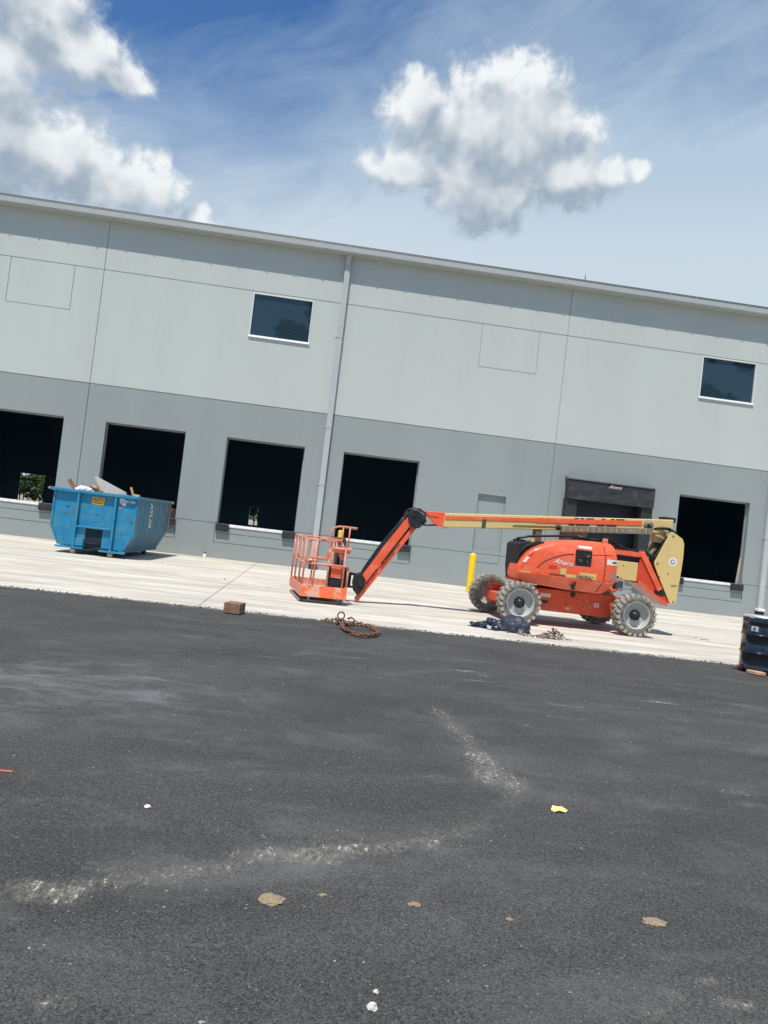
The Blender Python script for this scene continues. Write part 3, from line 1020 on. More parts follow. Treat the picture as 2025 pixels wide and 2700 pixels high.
st.lathe([(.035, .13), (.035, .19), (0, .195)], 12, (-3.72, -.12, 0), 'z', 1)
tag(st.build('pipe_stub', [M_WHITE, M_BLACK]), 'short white pipe stub with dark cap at the foot of the wall', 'pipe')

# yellow bollard
bo = M()
bo.lathe([(.108, 0.0), (.108, 1.17), (.10, 1.215), (.078, 1.25), (.04, 1.27), (0, 1.275)], 24, (0, 0, 0.012), 'z')
tag(bo.build('bollard', M_YEL, loc=(5.09, -3.08, 0)), 'yellow steel bollard standing on the concrete behind the lift', 'bollard')

# ------------------------------------------------------------------ dumpster
dp = thing('dumpster', 'battered blue roll-off dumpster heaped with scrap at the loading doors', 'dumpster', (-6.15, -5.35, 0.012), radians(-2))
WT, WB, ZK, ZT, ZB, LN = 1.15, .90, .72, 1.70, .22, 3.85


def sect(o=0.0):
    return [(-WB-o, ZB-o*.5), (WB+o, ZB-o*.5), (WT+o, ZK), (WT+o, ZT), (-WT-o, ZT), (-WT-o, ZK)]


b = M()
# outer and inner skins (open top)
oc = [(-WT, ZT), (-WT, ZK), (-WB, ZB), (WB, ZB), (WT, ZK), (WT, ZT)]
ic = [(-WT+.03, ZT), (-WT+.03, ZK+.01), (-WB+.03, ZB+.05), (WB-.03, ZB+.05), (WT-.03, ZK+.01), (WT-.03, ZT)]
nseg = 24
for cset, flip in ((oc, False), (ic, True)):
    vs = [(x, LN*k/nseg, z) for k in range(nseg+1) for x, z in cset]
    n6 = 6
    fs = []
    for k in range(nseg):
        for i in range(5):
            q = (k*n6+i, k*n6+i+1, (k+1)*n6+i+1, (k+1)*n6+i)
            fs.append(q if flip else q[::-1])
    b.add(vs, fs, 1)
for y, dirn in ((0, 0), (LN, 1)):
    vs = [(x, y, z) for x, z in oc]
    b.add(vs, [(0, 1, 2, 3, 4, 5)], 0)
    vs = [(x, y+(.03 if y == 0 else -.03), z) for x, z in ic]
    b.add(vs, [(0, 1, 2, 3, 4, 5)], 0)
body = b.build('body', [M_BLUE, M_BLUED], dp)
# denting of the front: shallow proud sheets
r = M()
r.box(-WT-.06, WT+.06, -.115, -.002, ZT-.01, ZT+.08)
r.box(WT+.0, WT+.085, 0, LN, ZT-.01, ZT+.075, 1)
r.box(-WT-.085, -WT, 0, LN, ZT-.01, ZT+.075, 1)
r.box(-WT-.06, WT+.06, LN, LN+.09, ZT-.01, ZT+.08)
r.build('top_rail', [M_BLUE, M_BLUED], dp, bevel=.012)
for i, x in enumerate((-.45, .57)):
    c = M()
    c.box(x-.032, x+.032, -.10, -.001, .13, ZT-.012)
    c.build('rib', M_BLUE, dp, bevel=.008)
for s in (-1, 1):
    c = M()
    c.prism([(s*(WT+.005), ZT-.012), (s*(WT+.005), ZK), (s*(WB+.005), ZB), (s*(WB-.04), ZB), (s*(WT-.045), ZK), (s*(WT-.045), ZT-.012)][::s], -.03, -.0015)
    c.build('corner_post', M_BLUE, dp)
c = M()
c.box(-.414, .534, -.115, -.0015, .745, .795)
c.build('cross_beam', M_BLUE, dp, bevel=.008)
# hook well below the beam
c = M()
for xa_, xb_, xc_, xd_, zt_ in ((-.414, -.17, -.414, -.19, .44), (.30, .534, .32, .534, .40)):
    c = M()
    c.box(xa_, xb_, -.03, -.0015, ZB+.005, .744)
    c.box(xc_, xd_, -.075, -.0305, ZB+.01, zt_)
    c.build('hook_cheek', M_BLUE, dp, bevel=.006)
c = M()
c.box(-.168, .298, -.012, -.0015, ZB, .742)  # flat dark sheet stands in for the shade inside the recess
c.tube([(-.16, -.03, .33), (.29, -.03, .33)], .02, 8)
c.build('hook_recess', mat('hook_shade', (0.003, 0.014, 0.028), .8), dp)
c = M()
c.box(-.93, -.17, -.12, -.002, .15, .20)
c.box(.27, .98, -.12, -.002, .13, .185)
c.split('bottom_flange', M_BLUE, dp, bevel=.006)
c = M()
for x in (-.78, .85):
    c.box(x-.06, x+.06, 0, LN, .16, ZB-.002)
for x in (-.45, .57):
    c.box(x-.05, x+.05, 0, LN, .10, .215)
c.split('under_rail', M_BLUED, dp)
for k in range(1, 9):
    y = LN*k/9.0
    for s in (-1, 1):
        c = M()
        c.prism([(s*(WT+.001), ZT-.012), (s*(WT+.007), ZT-.012), (s*(WT+.007), ZK-.01), (s*(WB+.010), ZB+.01), (s*(WB+.002), ZB+.01), (s*(WT+.001), ZK)][::-s], y-.04, y+.04)
        c.build('side_rib', M_BLUED, dp, bevel=.008)
for x in (-.45, .57):
    for yy in (.0, LN-.25):
        c = M()
        c.lathe([(0, -.05), (.085, -.05), (.085, .07), (0, .07)][::-1], 16, (0, 0, 0), 'y', 0, False)
        for v_i, v_ in enumerate(c.v):
            c.v[v_i] = (v_[1]+x, v_[0]+yy-.02, v_[2]+.087)
        c.build('roller', M_RUSTL if yy == 0 else M_RUST, dp)
for (x, z, s_) in ((-WT-.12, ZT+.045, .035), (WT+.11, ZT+.04, .0)):
    if s_:
        c = M()
        c.lathe([(0, -.05), (s_, -.05), (s_, .05), (0, .05)], 12, (x, -.04, z), 'y', 0, False)
        c.build('hinge_pin', M_RUSTL, dp)
c = M()
c.obox((WT+.09, LN+.06, ZT+.04), (.04, 0, 0), (0, .04, 0), (0, 0, .04))
c.obox((WT+.07, LN+.03, 1.5), (.03, 0, 0), (0, .05, 0), (0, 0, .07))
c.box(WT+.002, WT+.05, LN-.05, LN+.08, .8, ZT-.02)
c.split('door_latch', M_RUSTL, dp)
c = M()
c.box(-.10, .24, -.008, -.0015, 1.42, 1.625)
sg = c.build('warning_sign', M_SIGN, dp)
text('sign_lettering', 'ALTV', .115, (.07, -.010, 1.525), FRONT, mat('sign_ink', (.22, .09, .02), .6), sg, sx=1.05, align='CENTER', off=.003)
c = M()
c.box(-.075, .215, -.0105, -.0085, 1.495, 1.503)
c.box(-.06, .20, -.0105, -.0085, 1.455, 1.475)
c.split('sign_line', mat('sign_ink2', (.30, .14, .03), .6), sg)
c = M()
c.add([(.64, -.003, 1.66), (.72, -.003, 1.68), (.83, -.003, 1.63), (.83, -.003, 1.46), (.74, -.003, 1.48), (.66, -.003, 1.55)], [(0, 5, 4, 3, 2, 1)], 0)
c.add([(.64, -.003, 1.425), (.73, -.003, 1.435), (.725, -.003, 1.415), (.69, -.003, 1.405), (.68, -.003, 1.37), (.655, -.003, 1.40)], [(0, 5, 4, 3, 2, 1)], 0)
lg = c.build('sticker', M_LOGO, dp)
text('sticker_mark', 'W', .13, (.665, -.006, 1.53), FRONT, mat('sticker_grey', (.25, .32, .38), .6), lg, shear=.3)
text('number', 'B-1006', .105, (.845, -.004, 1.565), FRONT, M_LOGO, dp, sx=.80, off=.002)
# pale stencil lettering up the side
stv = text('side_lettering', 'ATLAS', .36, (WT+.062, 1.45, .97), (0, 0, 0), M_PALEW, dp, off=.022)
stv.rotation_euler = Matrix(((0, 0, 1), (0.0, -1, 0), (1, 0, 0))).to_euler()
stv.rotation_euler = (Matrix(((0, 0, 1), (0, 1, 0), (-1, 0, 0)))).to_euler()
stv.location = (WT+.010, 1.46, 1.62)
stv.scale = (.70, 1, 1)
# chipped-paint flecks on the front sheet
random.seed(4)
c = M()
for k in range(46):
    x = random.choice([random.uniform(-.95, -.52), random.uniform(-.38, .5), random.uniform(.65, 1.0)])
    z = random.uniform(.32, 1.35)
    if -.45 < x < .6 and z < .85:
        continue
    w_, h_ = random.uniform(.01, .05), random.uniform(.004, .018)
    c.add([(x-w_, -.0025, z), (x-w_*.2, -.0025, z+h_), (x+w_, -.0025, z+h_*.3), (x+w_*.4, -.0025, z-h_)], [(0, 3, 2, 1)], 0)
c.add([(.94, -.003, 1.06), (1.09, -.003, 1.06), (1.08, -.003, 1.03), (1.04, -.003, 1.02), (1.06, -.003, .96), (1.01, -.003, .98), (1.0, -.003, 1.03)], [tuple(range(6, -1, -1))], 0)
c.add([(-.85, -.003, 1.09), (-.66, -.003, 1.09), (-.66, -.003, 1.07), (-.85, -.003, 1.075)], [(3, 2, 1, 0)], 0)
c.build('rust_chip', mat('rust_fleck', (.10, .085, .06), .8), dp, kind='stuff')
# lifting cover plates (slightly proud sheets)
c = M()
c.box(-.83, -.60, -.006, -.001, .66, 1.06)
c.box(-.01, .13, -.02, -.001, 1.15, 1.18)
c.box(-.01, .12, -.007, -.001, .93, 1.14)
c.box(-.80, -.70, -.02, -.001, 1.30, 1.35)
c.split('patch_plate', M_BLUE, dp, bevel=.003)

# contents of the dumpster: each a thing of its own
random.seed(11)
db = M()
for k in range(150):
    x, y = random.uniform(-1.05, 1.05), random.uniform(.1, LN-.2)
    z = 1.35+.20*random.random()+.22*math.exp(-((x+.15)/.35)**2-((y-.6)/.7)**2)
    a, t_ = random.uniform(0, pi), random.uniform(-.4, .4)
    L_, w_, h_ = random.uniform(.08, .45), random.uniform(.02, .08), random.uniform(.008, .03)
    ax = Vector((cos(a)*cos(t_), sin(a)*cos(t_), sin(t_)))*L_
    ay = Vector((-sin(a), cos(a), 0))*w_
    db.obox((x*.9, y, z), ax*.6, ay, ax.cross(ay).normalized()*h_, random.choice([0, 0, 1, 2]))
scrap = db.build('scrap_wood', [M_WOOD, M_RUST, M_BOARD], dp)
scrap.parent = None
scrap.matrix_world = Matrix.Translation((-6.15, -5.35, .012)) @ Matrix.Rotation(radians(-2), 4, 'Z')
scrap['kind'] = 'stuff'
scrap['label'] = 'broken wood and scrap filling the blue dumpster'
scrap['category'] = 'scrap'


def in_d(x, y, z):
    a = radians(-2)
    return (-6.15+x*cos(a)-y*sin(a), -5.35+x*sin(a)+y*cos(a), z+.012)


m_ = M()
p0, p1 = Vector(in_d(-.62, .5, 1.60)), Vector(in_d(-.98, .55, 2.02))
dd = (p1-p0).normalized()
m_.obox((p0+p1)/2, dd*(p1-p0).length/2, Vector((0, .045, 0)), dd.cross(Vector((0, 1, 0)))*.05)
m_.obox(p1, dd*.03, Vector((0, .03, 0)), dd.cross(Vector((0, 1, 0)))*.06)
tag(m_.build('broken_board', M_WOOD), 'dark brown broken board sticking out at the left of the dumpster', 'board')
m_ = M()
A, B, Cc, Dd = (Vector(in_d(-.22, .45, 2.22)), Vector(in_d(.50, .95, 1.88)), Vector(in_d(.60, .95, 1.62)), Vector(in_d(.10, .40, 1.62)))
off = Vector((.02, .05, -.01))
vs = [A, B, Cc, Dd, A+off, B+off, Cc+off, Dd+off]
m_.add(vs, [(0, 1, 2, 3)[::-1], (4, 5, 6, 7), (0, 4, 5, 1)[::-1], (1, 5, 6, 2)[::-1], (2, 6, 7, 3)[::-1]], 0)
m_.add(vs, [(3, 7, 4, 0)], 1)
e1 = (A-Dd)
sd_ = Vector((.05, -.012, 0.02))
m_.add([A-sd_, A+Vector((.0, -.01, 0)), Dd+Vector((.02, -.01, 0)), Dd-sd_*.6, A-sd_+off*.6, Dd-sd_*.6+off*.6], [(0, 3, 2, 1), (0, 4, 5, 3)], 1)
tag(m_.build('sheet_board', [M_BOARD, M_WOODY]), 'grey sheet with a yellow edge leaning out of the dumpster', 'board')


def lump(name, loc, rx, ry, rz, m, seed=0, amp=.35, sub=3, fq=2.5, flat=True, mats=None):
    import bmesh
    bm = bmesh.new()
    bmesh.ops.create_icosphere(bm, subdivisions=sub, radius=1.0)
    for v in bm.verts:
        p = v.co.copy()
        d = 1+amp*noise.noise(p*fq+Vector((seed, 0, 0)))+amp*.6*abs(noise.noise(p*fq*2.7+Vector((0, seed, 0))))
        v.co = p*d
        if flat and v.co.z < -.15:
            v.co.z = -.15
        v.co.x *= rx
        v.co.y *= ry
        v.co.z *= rz
    me = bpy.data.meshes.new(name)
    bm.to_mesh(me)
    bm.free()
    me.materials.append(m)
    me.polygons.foreach_set('use_smooth', [amp < .5]*len(me.polygons))
    o = bpy.data.objects.new(name, me)
    COL.objects.link(o)
    o.location = loc
    return o


tag(lump('plastic_bag', in_d(-.48, .45, 1.74), .27, .2, .14, M_BAGW, 3, .5, 3, 3), 'crumpled white plastic bag on the scrap in the dumpster', 'bag')
m_ = M()
for k in range(9):
    a = random.uniform(0, pi)
    p = Vector(in_d(-.22+random.uniform(-.16, .14), .45+random.uniform(-.1, .2), 1.80+random.uniform(-.04, .10)))
    m_.obox(p, Vector((cos(a), .3, .4*sin(a)))*.15, (0, .04, .01), (-.01, 0, .02), k % 2)
tag(m_.build('splintered_wood', [M_RUST, M_WOODP]), 'splintered orange brown wood beside the sheet board in the dumpster', 'wood')
m_ = M()
p0, p1 = Vector(in_d(.93, .4, 1.70)), Vector(in_d(.80, .4, 2.02))
dd = (p1-p0)
m_.obox((p0+p1)/2, dd/2, (0, .03, 0), (.022, 0, .012))
m_.obox(in_d(1.0, .4, 1.80), (.075, 0, -.005), (0, .05, 0), (0, 0, .035), 1)
tag(m_.build('wood_offcut', [M_WOODP, M_WOODY]), 'small pale offcut standing up near the right corner of the dumpster', 'wood')

# ------------------------------------------------------------------ boom lift
BL = thing('boom_lift', 'orange and cream articulating boom lift with its basket lowered', 'boom lift', (5.75, -10.35, 0.012), radians(2))

# wheels
R_, W_ = .455, .36


def wheel_meshes():
    t = M()
    t.lathe([(.285, -.155), (.31, -.175), (.40, -.178), (.432, -.15), (.438, 0), (.432, .15), (.40, .178), (.31, .175), (.285, .155), (.275, 0), (.285, -.155)], 48, (0, 0, 0), 'y')
    lg_ = []
    for s in (-1, 1):
        q = M()
        rad, tan = Vector((1, 0, 0)), Vector((0, 0, 1))
        q.obox(rad*.438+Vector((0, s*.085, 0)), Vector((0, s*.088, 0))+tan*.022, tan*.036, rad*.010)
        q.obox(rad*.413+Vector((0, s*.167, 0))+tan*.022, Vector((0, s*.014, 0)), tan*.036, rad*.032)
        lg_.append(q)
    rm = M()
    rm.lathe([(.288, -.150), (.300, -.165), (.298, -.175), (.285, -.172), (.272, -.13), (.266, -.075), (.258, -.045), (.235, -.04), (.12, -.055), (.0, -.058)], 40, (0, 0, 0), 'y')
    rm.lathe([(.0, .058), (.10, .05), (.245, .02), (.262, .06), (.272, .12), (.285, .165), (.298, .17)], 40, (0, 0, 0), 'y')
    hb = M()
    hb.lathe([(.115, -.05), (.112, -.085), (.075, -.10), (.06, -.15), (0, -.155)][::1], 24, (0, 0, 0), 'y')
    for k in range(9):
        a = 2*pi*k/9
        x, z = .098*cos(a), .098*sin(a)
        hb.lathe([(.017, -.06), (.017, -.115), (0, -.115)], 8, (x, 0, z), 'y')
    return t, lg_, rm, hb


t_, l_, r_, h_ = wheel_meshes()
tyre_me = rim_me = hub_me = None
lug_me = []
for (x, y, s) in ((1.21, -1.0, 1), (-1.36, -1.0, 1), (1.21, 1.0, -1), (-1.48, 1.0, -1)):
    if tyre_me is None:
        o = t_.build('wheel', M_TYRE, BL)
        tyre_me = o.data
        rim_me = r_.build('rim', M_RIM, o).data
        hub_me = h_.build('hub', M_BLACK, o).data
        for q in l_:
            lo_ = q.build('tread_lug', M_LUG, o)
            lug_me.append(lo_.data)
            if len(lug_me) == 2:
                lo_.rotation_euler = (0, -pi/22, 0)
        start = 1
    else:
        o = bpy.data.objects.new('wheel', tyre_me)
        COL.objects.link(o)
        o.parent = BL
        for nm, me in (('rim', rim_me), ('hub', hub_me)):
            q = bpy.data.objects.new(nm, me)
            COL.objects.link(q)
            q.parent = o
        start = 0
    for k in range(start, 22):
        for side in (0, 1):
            q = bpy.data.objects.new('tread_lug', lug_me[side])
            COL.objects.link(q)
            q.parent = o
            q.rotation_euler = (0, -2*pi*(k+.5*side)/22, 0)
    o.location = (x, y, R_)
    o.rotation_euler = (0, .06+x*.1, 0 if s > 0 else pi)

# chassis
c = M()
c.prism([(-.86, .34), (-.62, .30), (.84, .29), (1.0, .40), (1.03, .80), (-.90, .78)], -.52, .52)
ch_ = c.build('chassis', M_ORANGE2, BL, bevel=.02)
c = M()
c.box(-1.62, -1.10, -.84, .84, .36, .56)
c.box(-1.24, -.80, -.34, .34, .34, .74)
c.box(-1.56, -1.24, .56, .86, .28, .70)
c.box(-1.56, -1.16, -.86, -.74, .30, .66)
c.box(1.08, 1.34, -.84, .84, .36, .55)
c.split('axle', M_ORANGE2, BL, bevel=.02)
c = M()
c.tube([(-1.50, -.7, .50), (-1.50, .7, .50)], .035, 10)
c.box(-1.1, -.86, -.45, -.36, .40, .62)
c.build('steering_cylinder', M_BLACK, BL)
c = M()
for (x, z) in ((-.02, .62), (.22, .62), (-.02, .50), (.22, .50), (.38, .60), (.38, .47)):
    c.lathe([(.014, -.526), (.014, -.5215), (0, -.5265)][::-1], 8, (x-.12, 0, z), 'y')
c.lathe([(.062, -.523), (0, -.5245)], 20, (.0, 0, .715), 'y')
c.split('frame_bolt', M_BLACK, ch_)
c = M()
c.box(-.74, -.50, -.5255, -.521, .60, .68)
c.box(-.70, -.55, -.5265, -.521, .46, .53, 1)
c.box(-.14, -.04, -.5245, -.5212, .37, .43, 2)
c.split('chassis_decal', [M_DECALW, M_DECAL, M_DECALY], ch_)
text('chassis_number', '22', .115, (.50, -.525, .50), FRONT, M_DECALW, ch_, off=.005, sx=1.1)
c = M()
c.lathe([(0, .0), (.62, .0), (.62, .07), (0, .07)], 40, (0, 0, .79), 'z')
c.build('slew_ring', M_BLACK, BL)
c = M()
c.box(-1.30, .95, -.62, .40, .872, .935)
c.build('turntable', M_ORANGE2, BL, bevel=.01)

# engine / tank hoods either side of the boom
TOP = [(-1.50, 1.12), (-1.47, 1.24), (-1.40, 1.38), (-1.29, 1.53), (-1.17, 1.63), (-1.0, 1.725), (-.72, 1.825), (-.40, 1.885), (-.11, 1.915), (.21, 1.925), (.52, 1.92), (.60, 1.89), (.655, 1.80), (.69, 1.60), (.71, 1.30)]
BOT = [(-1.50, 1.0), (-1.46, .955), (-1.03, .87), (-.32, .83), (.36, .82), (.46, .83), (.52, .90), (.64, 1.05), (.71, 1.16)]


def hood_y(x, z):
    zt, zb = interp(TOP, x), interp(BOT, x)
    y = 0.0
    if z < 1.09:
        y += (1.09-z)*.50
    y += .45*max(0, z-1.60)**1.2+.10*max(0, z-1.25)**2
    for d in (zt-z,):
        if d < .09:
            y += .085*(1-sqrt(max(0, 1-(1-d/.09)**2)))
    dl = x+1.50
    if dl < .12:
        y += .12*(1-sqrt(max(0, 1-(1-dl/.12)**2)))
    dr = .71-x
    if dr < .12:
        y += .10*(1-sqrt(max(0, 1-(1-dr/.12)**2)))
    if x < -1.0:
        y += .12*(-1.0-x)**1.5
    return y


def hood(side):
    nx, nz = 72, 36
    m = M()
    vs = []
    for j in range(nz+1):
        for i in range(nx+1):
            x = -1.50+2.21*(0.5-0.5*cos(pi*i/nx))
            zt, zb = interp(TOP, x), interp(BOT, x)
            v = 0.5-0.5*cos(pi*j/nz)
            z = zb+(zt-zb)*v
            vs.append((x, side*(-1.13+hood_y(x, z)) * -1 if side > 0 else -1.13+hood_y(x, z), z))
    fs = [(j*(nx+1)+i, j*(nx+1)+i+1, (j+1)*(nx+1)+i+1, (j+1)*(nx+1)+i) for j in range(nz) for i in range(nx)]
    loop = [i for i in range(nx+1)]+[(j+1)*(nx+1)-1 for j in range(1, nz+1)]+[nz*(nx+1)+i for i in range(nx-1, -1, -1)]+[j*(nx+1) for j in range(nz-1, 0, -1)]
    o = len(vs)
    yb = -.42 if side < 0 else .42
    vs += [(vs[i][0], yb, vs[i][2]) for i in loop]
    L_ = len(loop)
    fs += [(loop[k], o+k, o+(k+1) % L_, loop[(k+1) % L_]) for k in range(L_)]
    m.add(vs, fs, 0, True)
    m.add([vs[o+k] for k in range(L_)], [tuple(range(L_))], 0, False)
    if side > 0:
        m.v = [(-.80+(p[0]+1.5)*.68, p[1], p[2]) for p in m.v]
    return m.build('engine_hood' if side < 0 else 'tank_hood', M_ORANGE, BL)


def hs(x, z, d=.004):
    return (x, -1.13+hood_y(x, z)-d, z)


H1 = hood(-1)
H2 = hood(1)
# seams
c = M()
c.tube([hs(x, z, -.002) for x, z in ((.37, 1.905), (.385, 1.8), (.40, 1.6), (.41, 1.3), (.405, 1.12), (.37, 1.0), (.31, .86))], .011, 6)
cr = [(-1.08, 1.22), (-1.02, 1.30), (-.93, 1.38), (-.83, 1.44), (-.70, 1.50), (-.55, 1.555), (-.41, 1.585), (-.30, 1.60)]
c.tube([hs(x, z, -.002) for x, z in cr], .010, 6)
c.tube([hs(x, z, -.002) for x, z in ((.11, 1.63), (.25, 1.64), (.40, 1.65), (.55, 1.66), (.66, 1.665))], .009, 6)
c.split('hood_seam', mat('seam_dark', (.10, .012, .006), .8), H1)
c = M()
lo = [(-1.08, 1.20), (-1.05, 1.14), (-.98, 1.10), (-.6, 1.085), (-.2, 1.07), (.2, 1.05), (.40, 1.04)]
c.tube([hs(x, z, -.004) for x, z in lo], .014, 6)
c.tube([hs(x, z, -.004) for x, z in ((.42, 1.06), (.55, 1.06), (.63, 1.09))], .014, 6)
c.split('hood_crease', M_ORANGE, H1)
# louvre window
c = M()
gx0, gx1, gz0, gz1 = -.27, .10, 1.36, 1.715
yw_ = -1.13+hood_y(0, 1.55)
c.box(gx0, gx1, yw_-.014, yw_+.03, gz0, gz1)
gw = c.build('service_panel', mat('panel_black', (.008, .008, .009), .6), H1, bevel=.025)
random.seed(5)
c = M()
for k in range(15):
    a = random.uniform(0, pi)
    x, z = random.uniform(gx0+.08, gx1-.08), random.uniform(gz0+.08, gz1-.08)
    c.tube([(x-.04*cos(a), yw_-.02, z-.04*sin(a)), (x, yw_-.03, z+.01), (x+.04*cos(a), yw_-.02, z+.04*sin(a))], .007, 5, k % 3)
c.split('hose_detail', [M_TRACK, M_BLACK, mat('olive', (.06, .07, .03), .6)], gw)


def patch(name, pts, m, parent, d=.004):
    """thin decal that follows the hood surface"""
    (xa, za), (xb, zb) = pts
    m_ = M()
    nx, nz = 8, 5
    vs = [hs(xa+(xb-xa)*i/nx, za+(zb-za)*j/nz, d) for j in range(nz+1) for i in range(nx+1)]
    fs = [(j*(nx+1)+i, j*(nx+1)+i+1, (j+1)*(nx+1)+i+1, (j+1)*(nx+1)+i) for j in range(nz) for i in range(nx)]
    m_.add(vs, fs, 0, True)
    return m_.build(name, m, parent)


patch('decal', ((-.20, 1.745), (.10, 1.80)), M_DECALW, H1)
patch('decal', ((.44, 1.46), (.68, 1.575)), M_DECALW, H1)
patch('decal', ((.56, 1.50), (.66, 1.535)), M_DECAL, H1, .007)
patch('decal', ((-.83, 1.24), (-.65, 1.315)), M_DECALO, H1)
patch('decal', ((-.57, 1.14), (-.44, 1.28)), M_DECALY, H1)
patch('decal', ((-.44, 1.105), (.22, 1.165)), M_DECALY, H1)
patch('decal', ((-.14, 1.165), (.24, 1.235)), M_DECALY, H1)
patch('decal', ((-.80, 1.105), (-.45, 1.145)), mat('decal_brown', (.13, .06, .03), .6), H1, .006)
patch('decal', ((-1.44, 1.10), (-1.22, 1.125)), M_DECALY, H1)
patch('decal', ((.54, 1.14), (.66, 1.30)), mat('decal_grey', (.26, .20, .19), .6), H1)
yt_ = -1.13+hood_y(-.2, 1.3)


def hood_text(name, s_, size, x, z, tilt, m, shear, sx, off=0.0):
    o_ = text(name, s_, size, (0, 0, 0), (0, 0, 0), m, H1, shear=shear, sx=1.0, ext=0.0, off=off)
    for v in o_.data.vertices:
        a, b_ = v.co.x*sx, v.co.y
        px, pz = x+a*cos(tilt)+b_*sin(tilt), z-a*sin(tilt)+b_*cos(tilt)
        v.co = hs(px, pz, .010)
    o_.data.update()


hood_text('hood_lettering', 'Ahern', .145, -.74, 1.375, radians(6), M_DECALW, .45, 1.12, .002)
hood_text('model_number', 'H600AJ', .110, -.22, 1.105, radians(1), M_DECAL, .35, 1.05, .001)
# striped reflective tape on the nose of the hood
c = M()
for k in range(3):
    za = 1.20+.12*k
    xa = -1.50+.035+.085*k
    vs = [hs(xa+q*.0+dx, za+dz, .008) for dx, dz, q in ((-.02, 0, 0), (.045, -.01, 0), (.13, .12, 0), (.07, .135, 0))]
    vs = [(p[0], p[1]-.0, p[2]) for p in vs]
    c.add(vs, [(0, 1, 2, 3)], k % 2)
c.split('reflective_tape', [M_DECALR, M_DECALW], H1)
# latch
c = M()
c.obox((-.24, -1.09, .90), (.035, 0, .01), (0, .015, 0), (-.02, 0, .05))
c.obox((-.21, -1.10, .97), (.02, 0, 0), (0, .012, 0), (0, 0, .04))
c.build('hood_latch', M_BLACK, H1)

# radiator end, black
c = M()
c.prism([(-1.47, 1.68), (-1.40, 1.735), (-1.12, 1.77), (-.9, 1.80), (-.9, .94), (-1.42, .94), (-1.46, 1.20)], -.90, -.02)
c.build('radiator_housing', mat('radiator_black', (.010, .011, .013), .75, 0, .4, 12, .3, 30, (.05, .05, .048), .4, 9), BL, bevel=.02)
c = M()
for k in range(7):
    c.box(-1.36, -1.30, -.80+.11*k, -.75+.11*k, 1.735, 1.79)
c.obox((-1.16, -.86, 1.80), (.04, 0, 0), (0, .03, 0), (0, 0, .045), 1)
c.tube([(-1.46, -.905, 1.30), (-1.43, -.915, 1.5), (-1.3, -.91, 1.66), (-1.0, -.87, 1.78)], .02, 6)
c.split('engine_detail', [M_BLACK, M_DECALY], BL)
c = M()
c.tube([(-1.4, -.5, 1.80), (-1.1, -.42, 1.88), (-.7, -.38, 1.93), (-.2, -.36, 1.99), (.3, -.34, 1.98)], .025, 8)
c.tube([(.0, -.30, 2.02), (.3, -.30, 1.96), (.65, -.32, 1.99), (.9, -.32, 1.93), (1.15, -.3, 1.85), (1.5, -.3, 1.82)], .035, 8)
c.tube([(.55, -.36, 2.0), (.75, -.36, 2.05), (.95, -.36, 1.94), (1.25, -.32, 1.84)], .02, 8)
c.split('hydraulic_hose', M_HOSE, BL)
c = M()
c.box(.60, .72, -.42, -.30, 1.92, 2.02)
c.build('valve_cap', M_RAIL, BL, bevel=.02)
c = M()
c.box(-.86, -.72, -.13, .13, 1.75, 2.12)
c.build('boom_rest', mat('rest_brown', (.17, .12, .09), .8, 0, .3, 10), BL, bevel=.01)

# main boom (slopes down towards the basket)
S_ = .0905


def bz(x, h):
    return 2.285+S_*x+h


def beam(m, x0, x1, y0, y1, h0, h1, mi=0):
    m.prism([(x0, bz(x0, h0)), (x1, bz(x1, h0)), (x1, bz(x1, h1)), (x0, bz(x0, h1))], y0, y1, mi)


c = M()
beam(c, -2.97, 2.34, -.15, .15, -.16, .155)
mb = c.build('main_boom', M_CREAM, BL, bevel=.018)
c = M()
beam(c, -2.96, -.9, -.163, -.152, .020, .095)
beam(c, -.9, 1.58, -.165, -.152, .005, .105)
c.split('stripe', M_ORANGE, mb)
c = M()
beam(c, -1.42, -.40, -.158, -.151, -.10, -.065)
c.build('slot', mat('slot_brown', (.20, .15, .06), .8), mb)
c = M()
beam(c, -2.12, -2.04, -.175, .165, -.165, .04)
c.build('keeper', M_CHROME, mb)
c = M()
for x0, x1 in ((-.02, .08), (.12, .20), (.26, .44), (.62, .70), (.84, .92), (.96, 1.16)):
    beam(c, x0, x1, -.168, -.1655, .108, .135)
for x0, x1 in ((-.14, .0), (.03, .35), (.52, .70), (.74, .98)):
    beam(c, x0, x1, -.168, -.1655, -.045, -.008)
c.split('boom_lettering', M_DECAL, mb)
# energy chain tray under the rear part of the boom
c = M()
beam(c, -.32, 1.80, -.235, -.152, -.19, -.055)
tr_ = c.build('cable_track', M_TRACK, mb, bevel=.01)
c = M()
for k in range(30):
    x = -.28+k*.068
    beam(c, x, x+.045, -.250, -.236, -.165, -.085, k % 2)
beam(c, -.32, 1.82, -.245, -.236, -.187, -.172, 0)
c.split('track_link', [mat('track_pale', (.33, .28, .18), .7, 0, .3, 20), M_TRACK], tr_)
c = M()
c.tube([(-.42, -.18, bz(-.42, -.10)), (-.34, -.22, bz(-.34, -.09))], .055, 10)
c.build('track_pivot', M_BLACK, mb)
c = M()
c.lathe([(.0, -.215), (.10, -.205), (.115, -.15)][::-1], 18, (1.74, 0, bz(1.74, .02)), 'y')
c.lathe([(.05, -.235), (0, -.24)], 14, (1.72, 0, bz(1.72, .0)), 'y', 1)
c.build('pivot_cap', [M_TRACK, M_HOSE], mb)
c = M()
c.prism([(-.10, 2.08), (.33, 2.12), (.33, 2.0), (.12, 2.0)], -.14, .14)
c.build('wear_bracket', mat('dusty_cream', (.48, .30, .17), .7, 0, .2, 8), BL)
c = M()
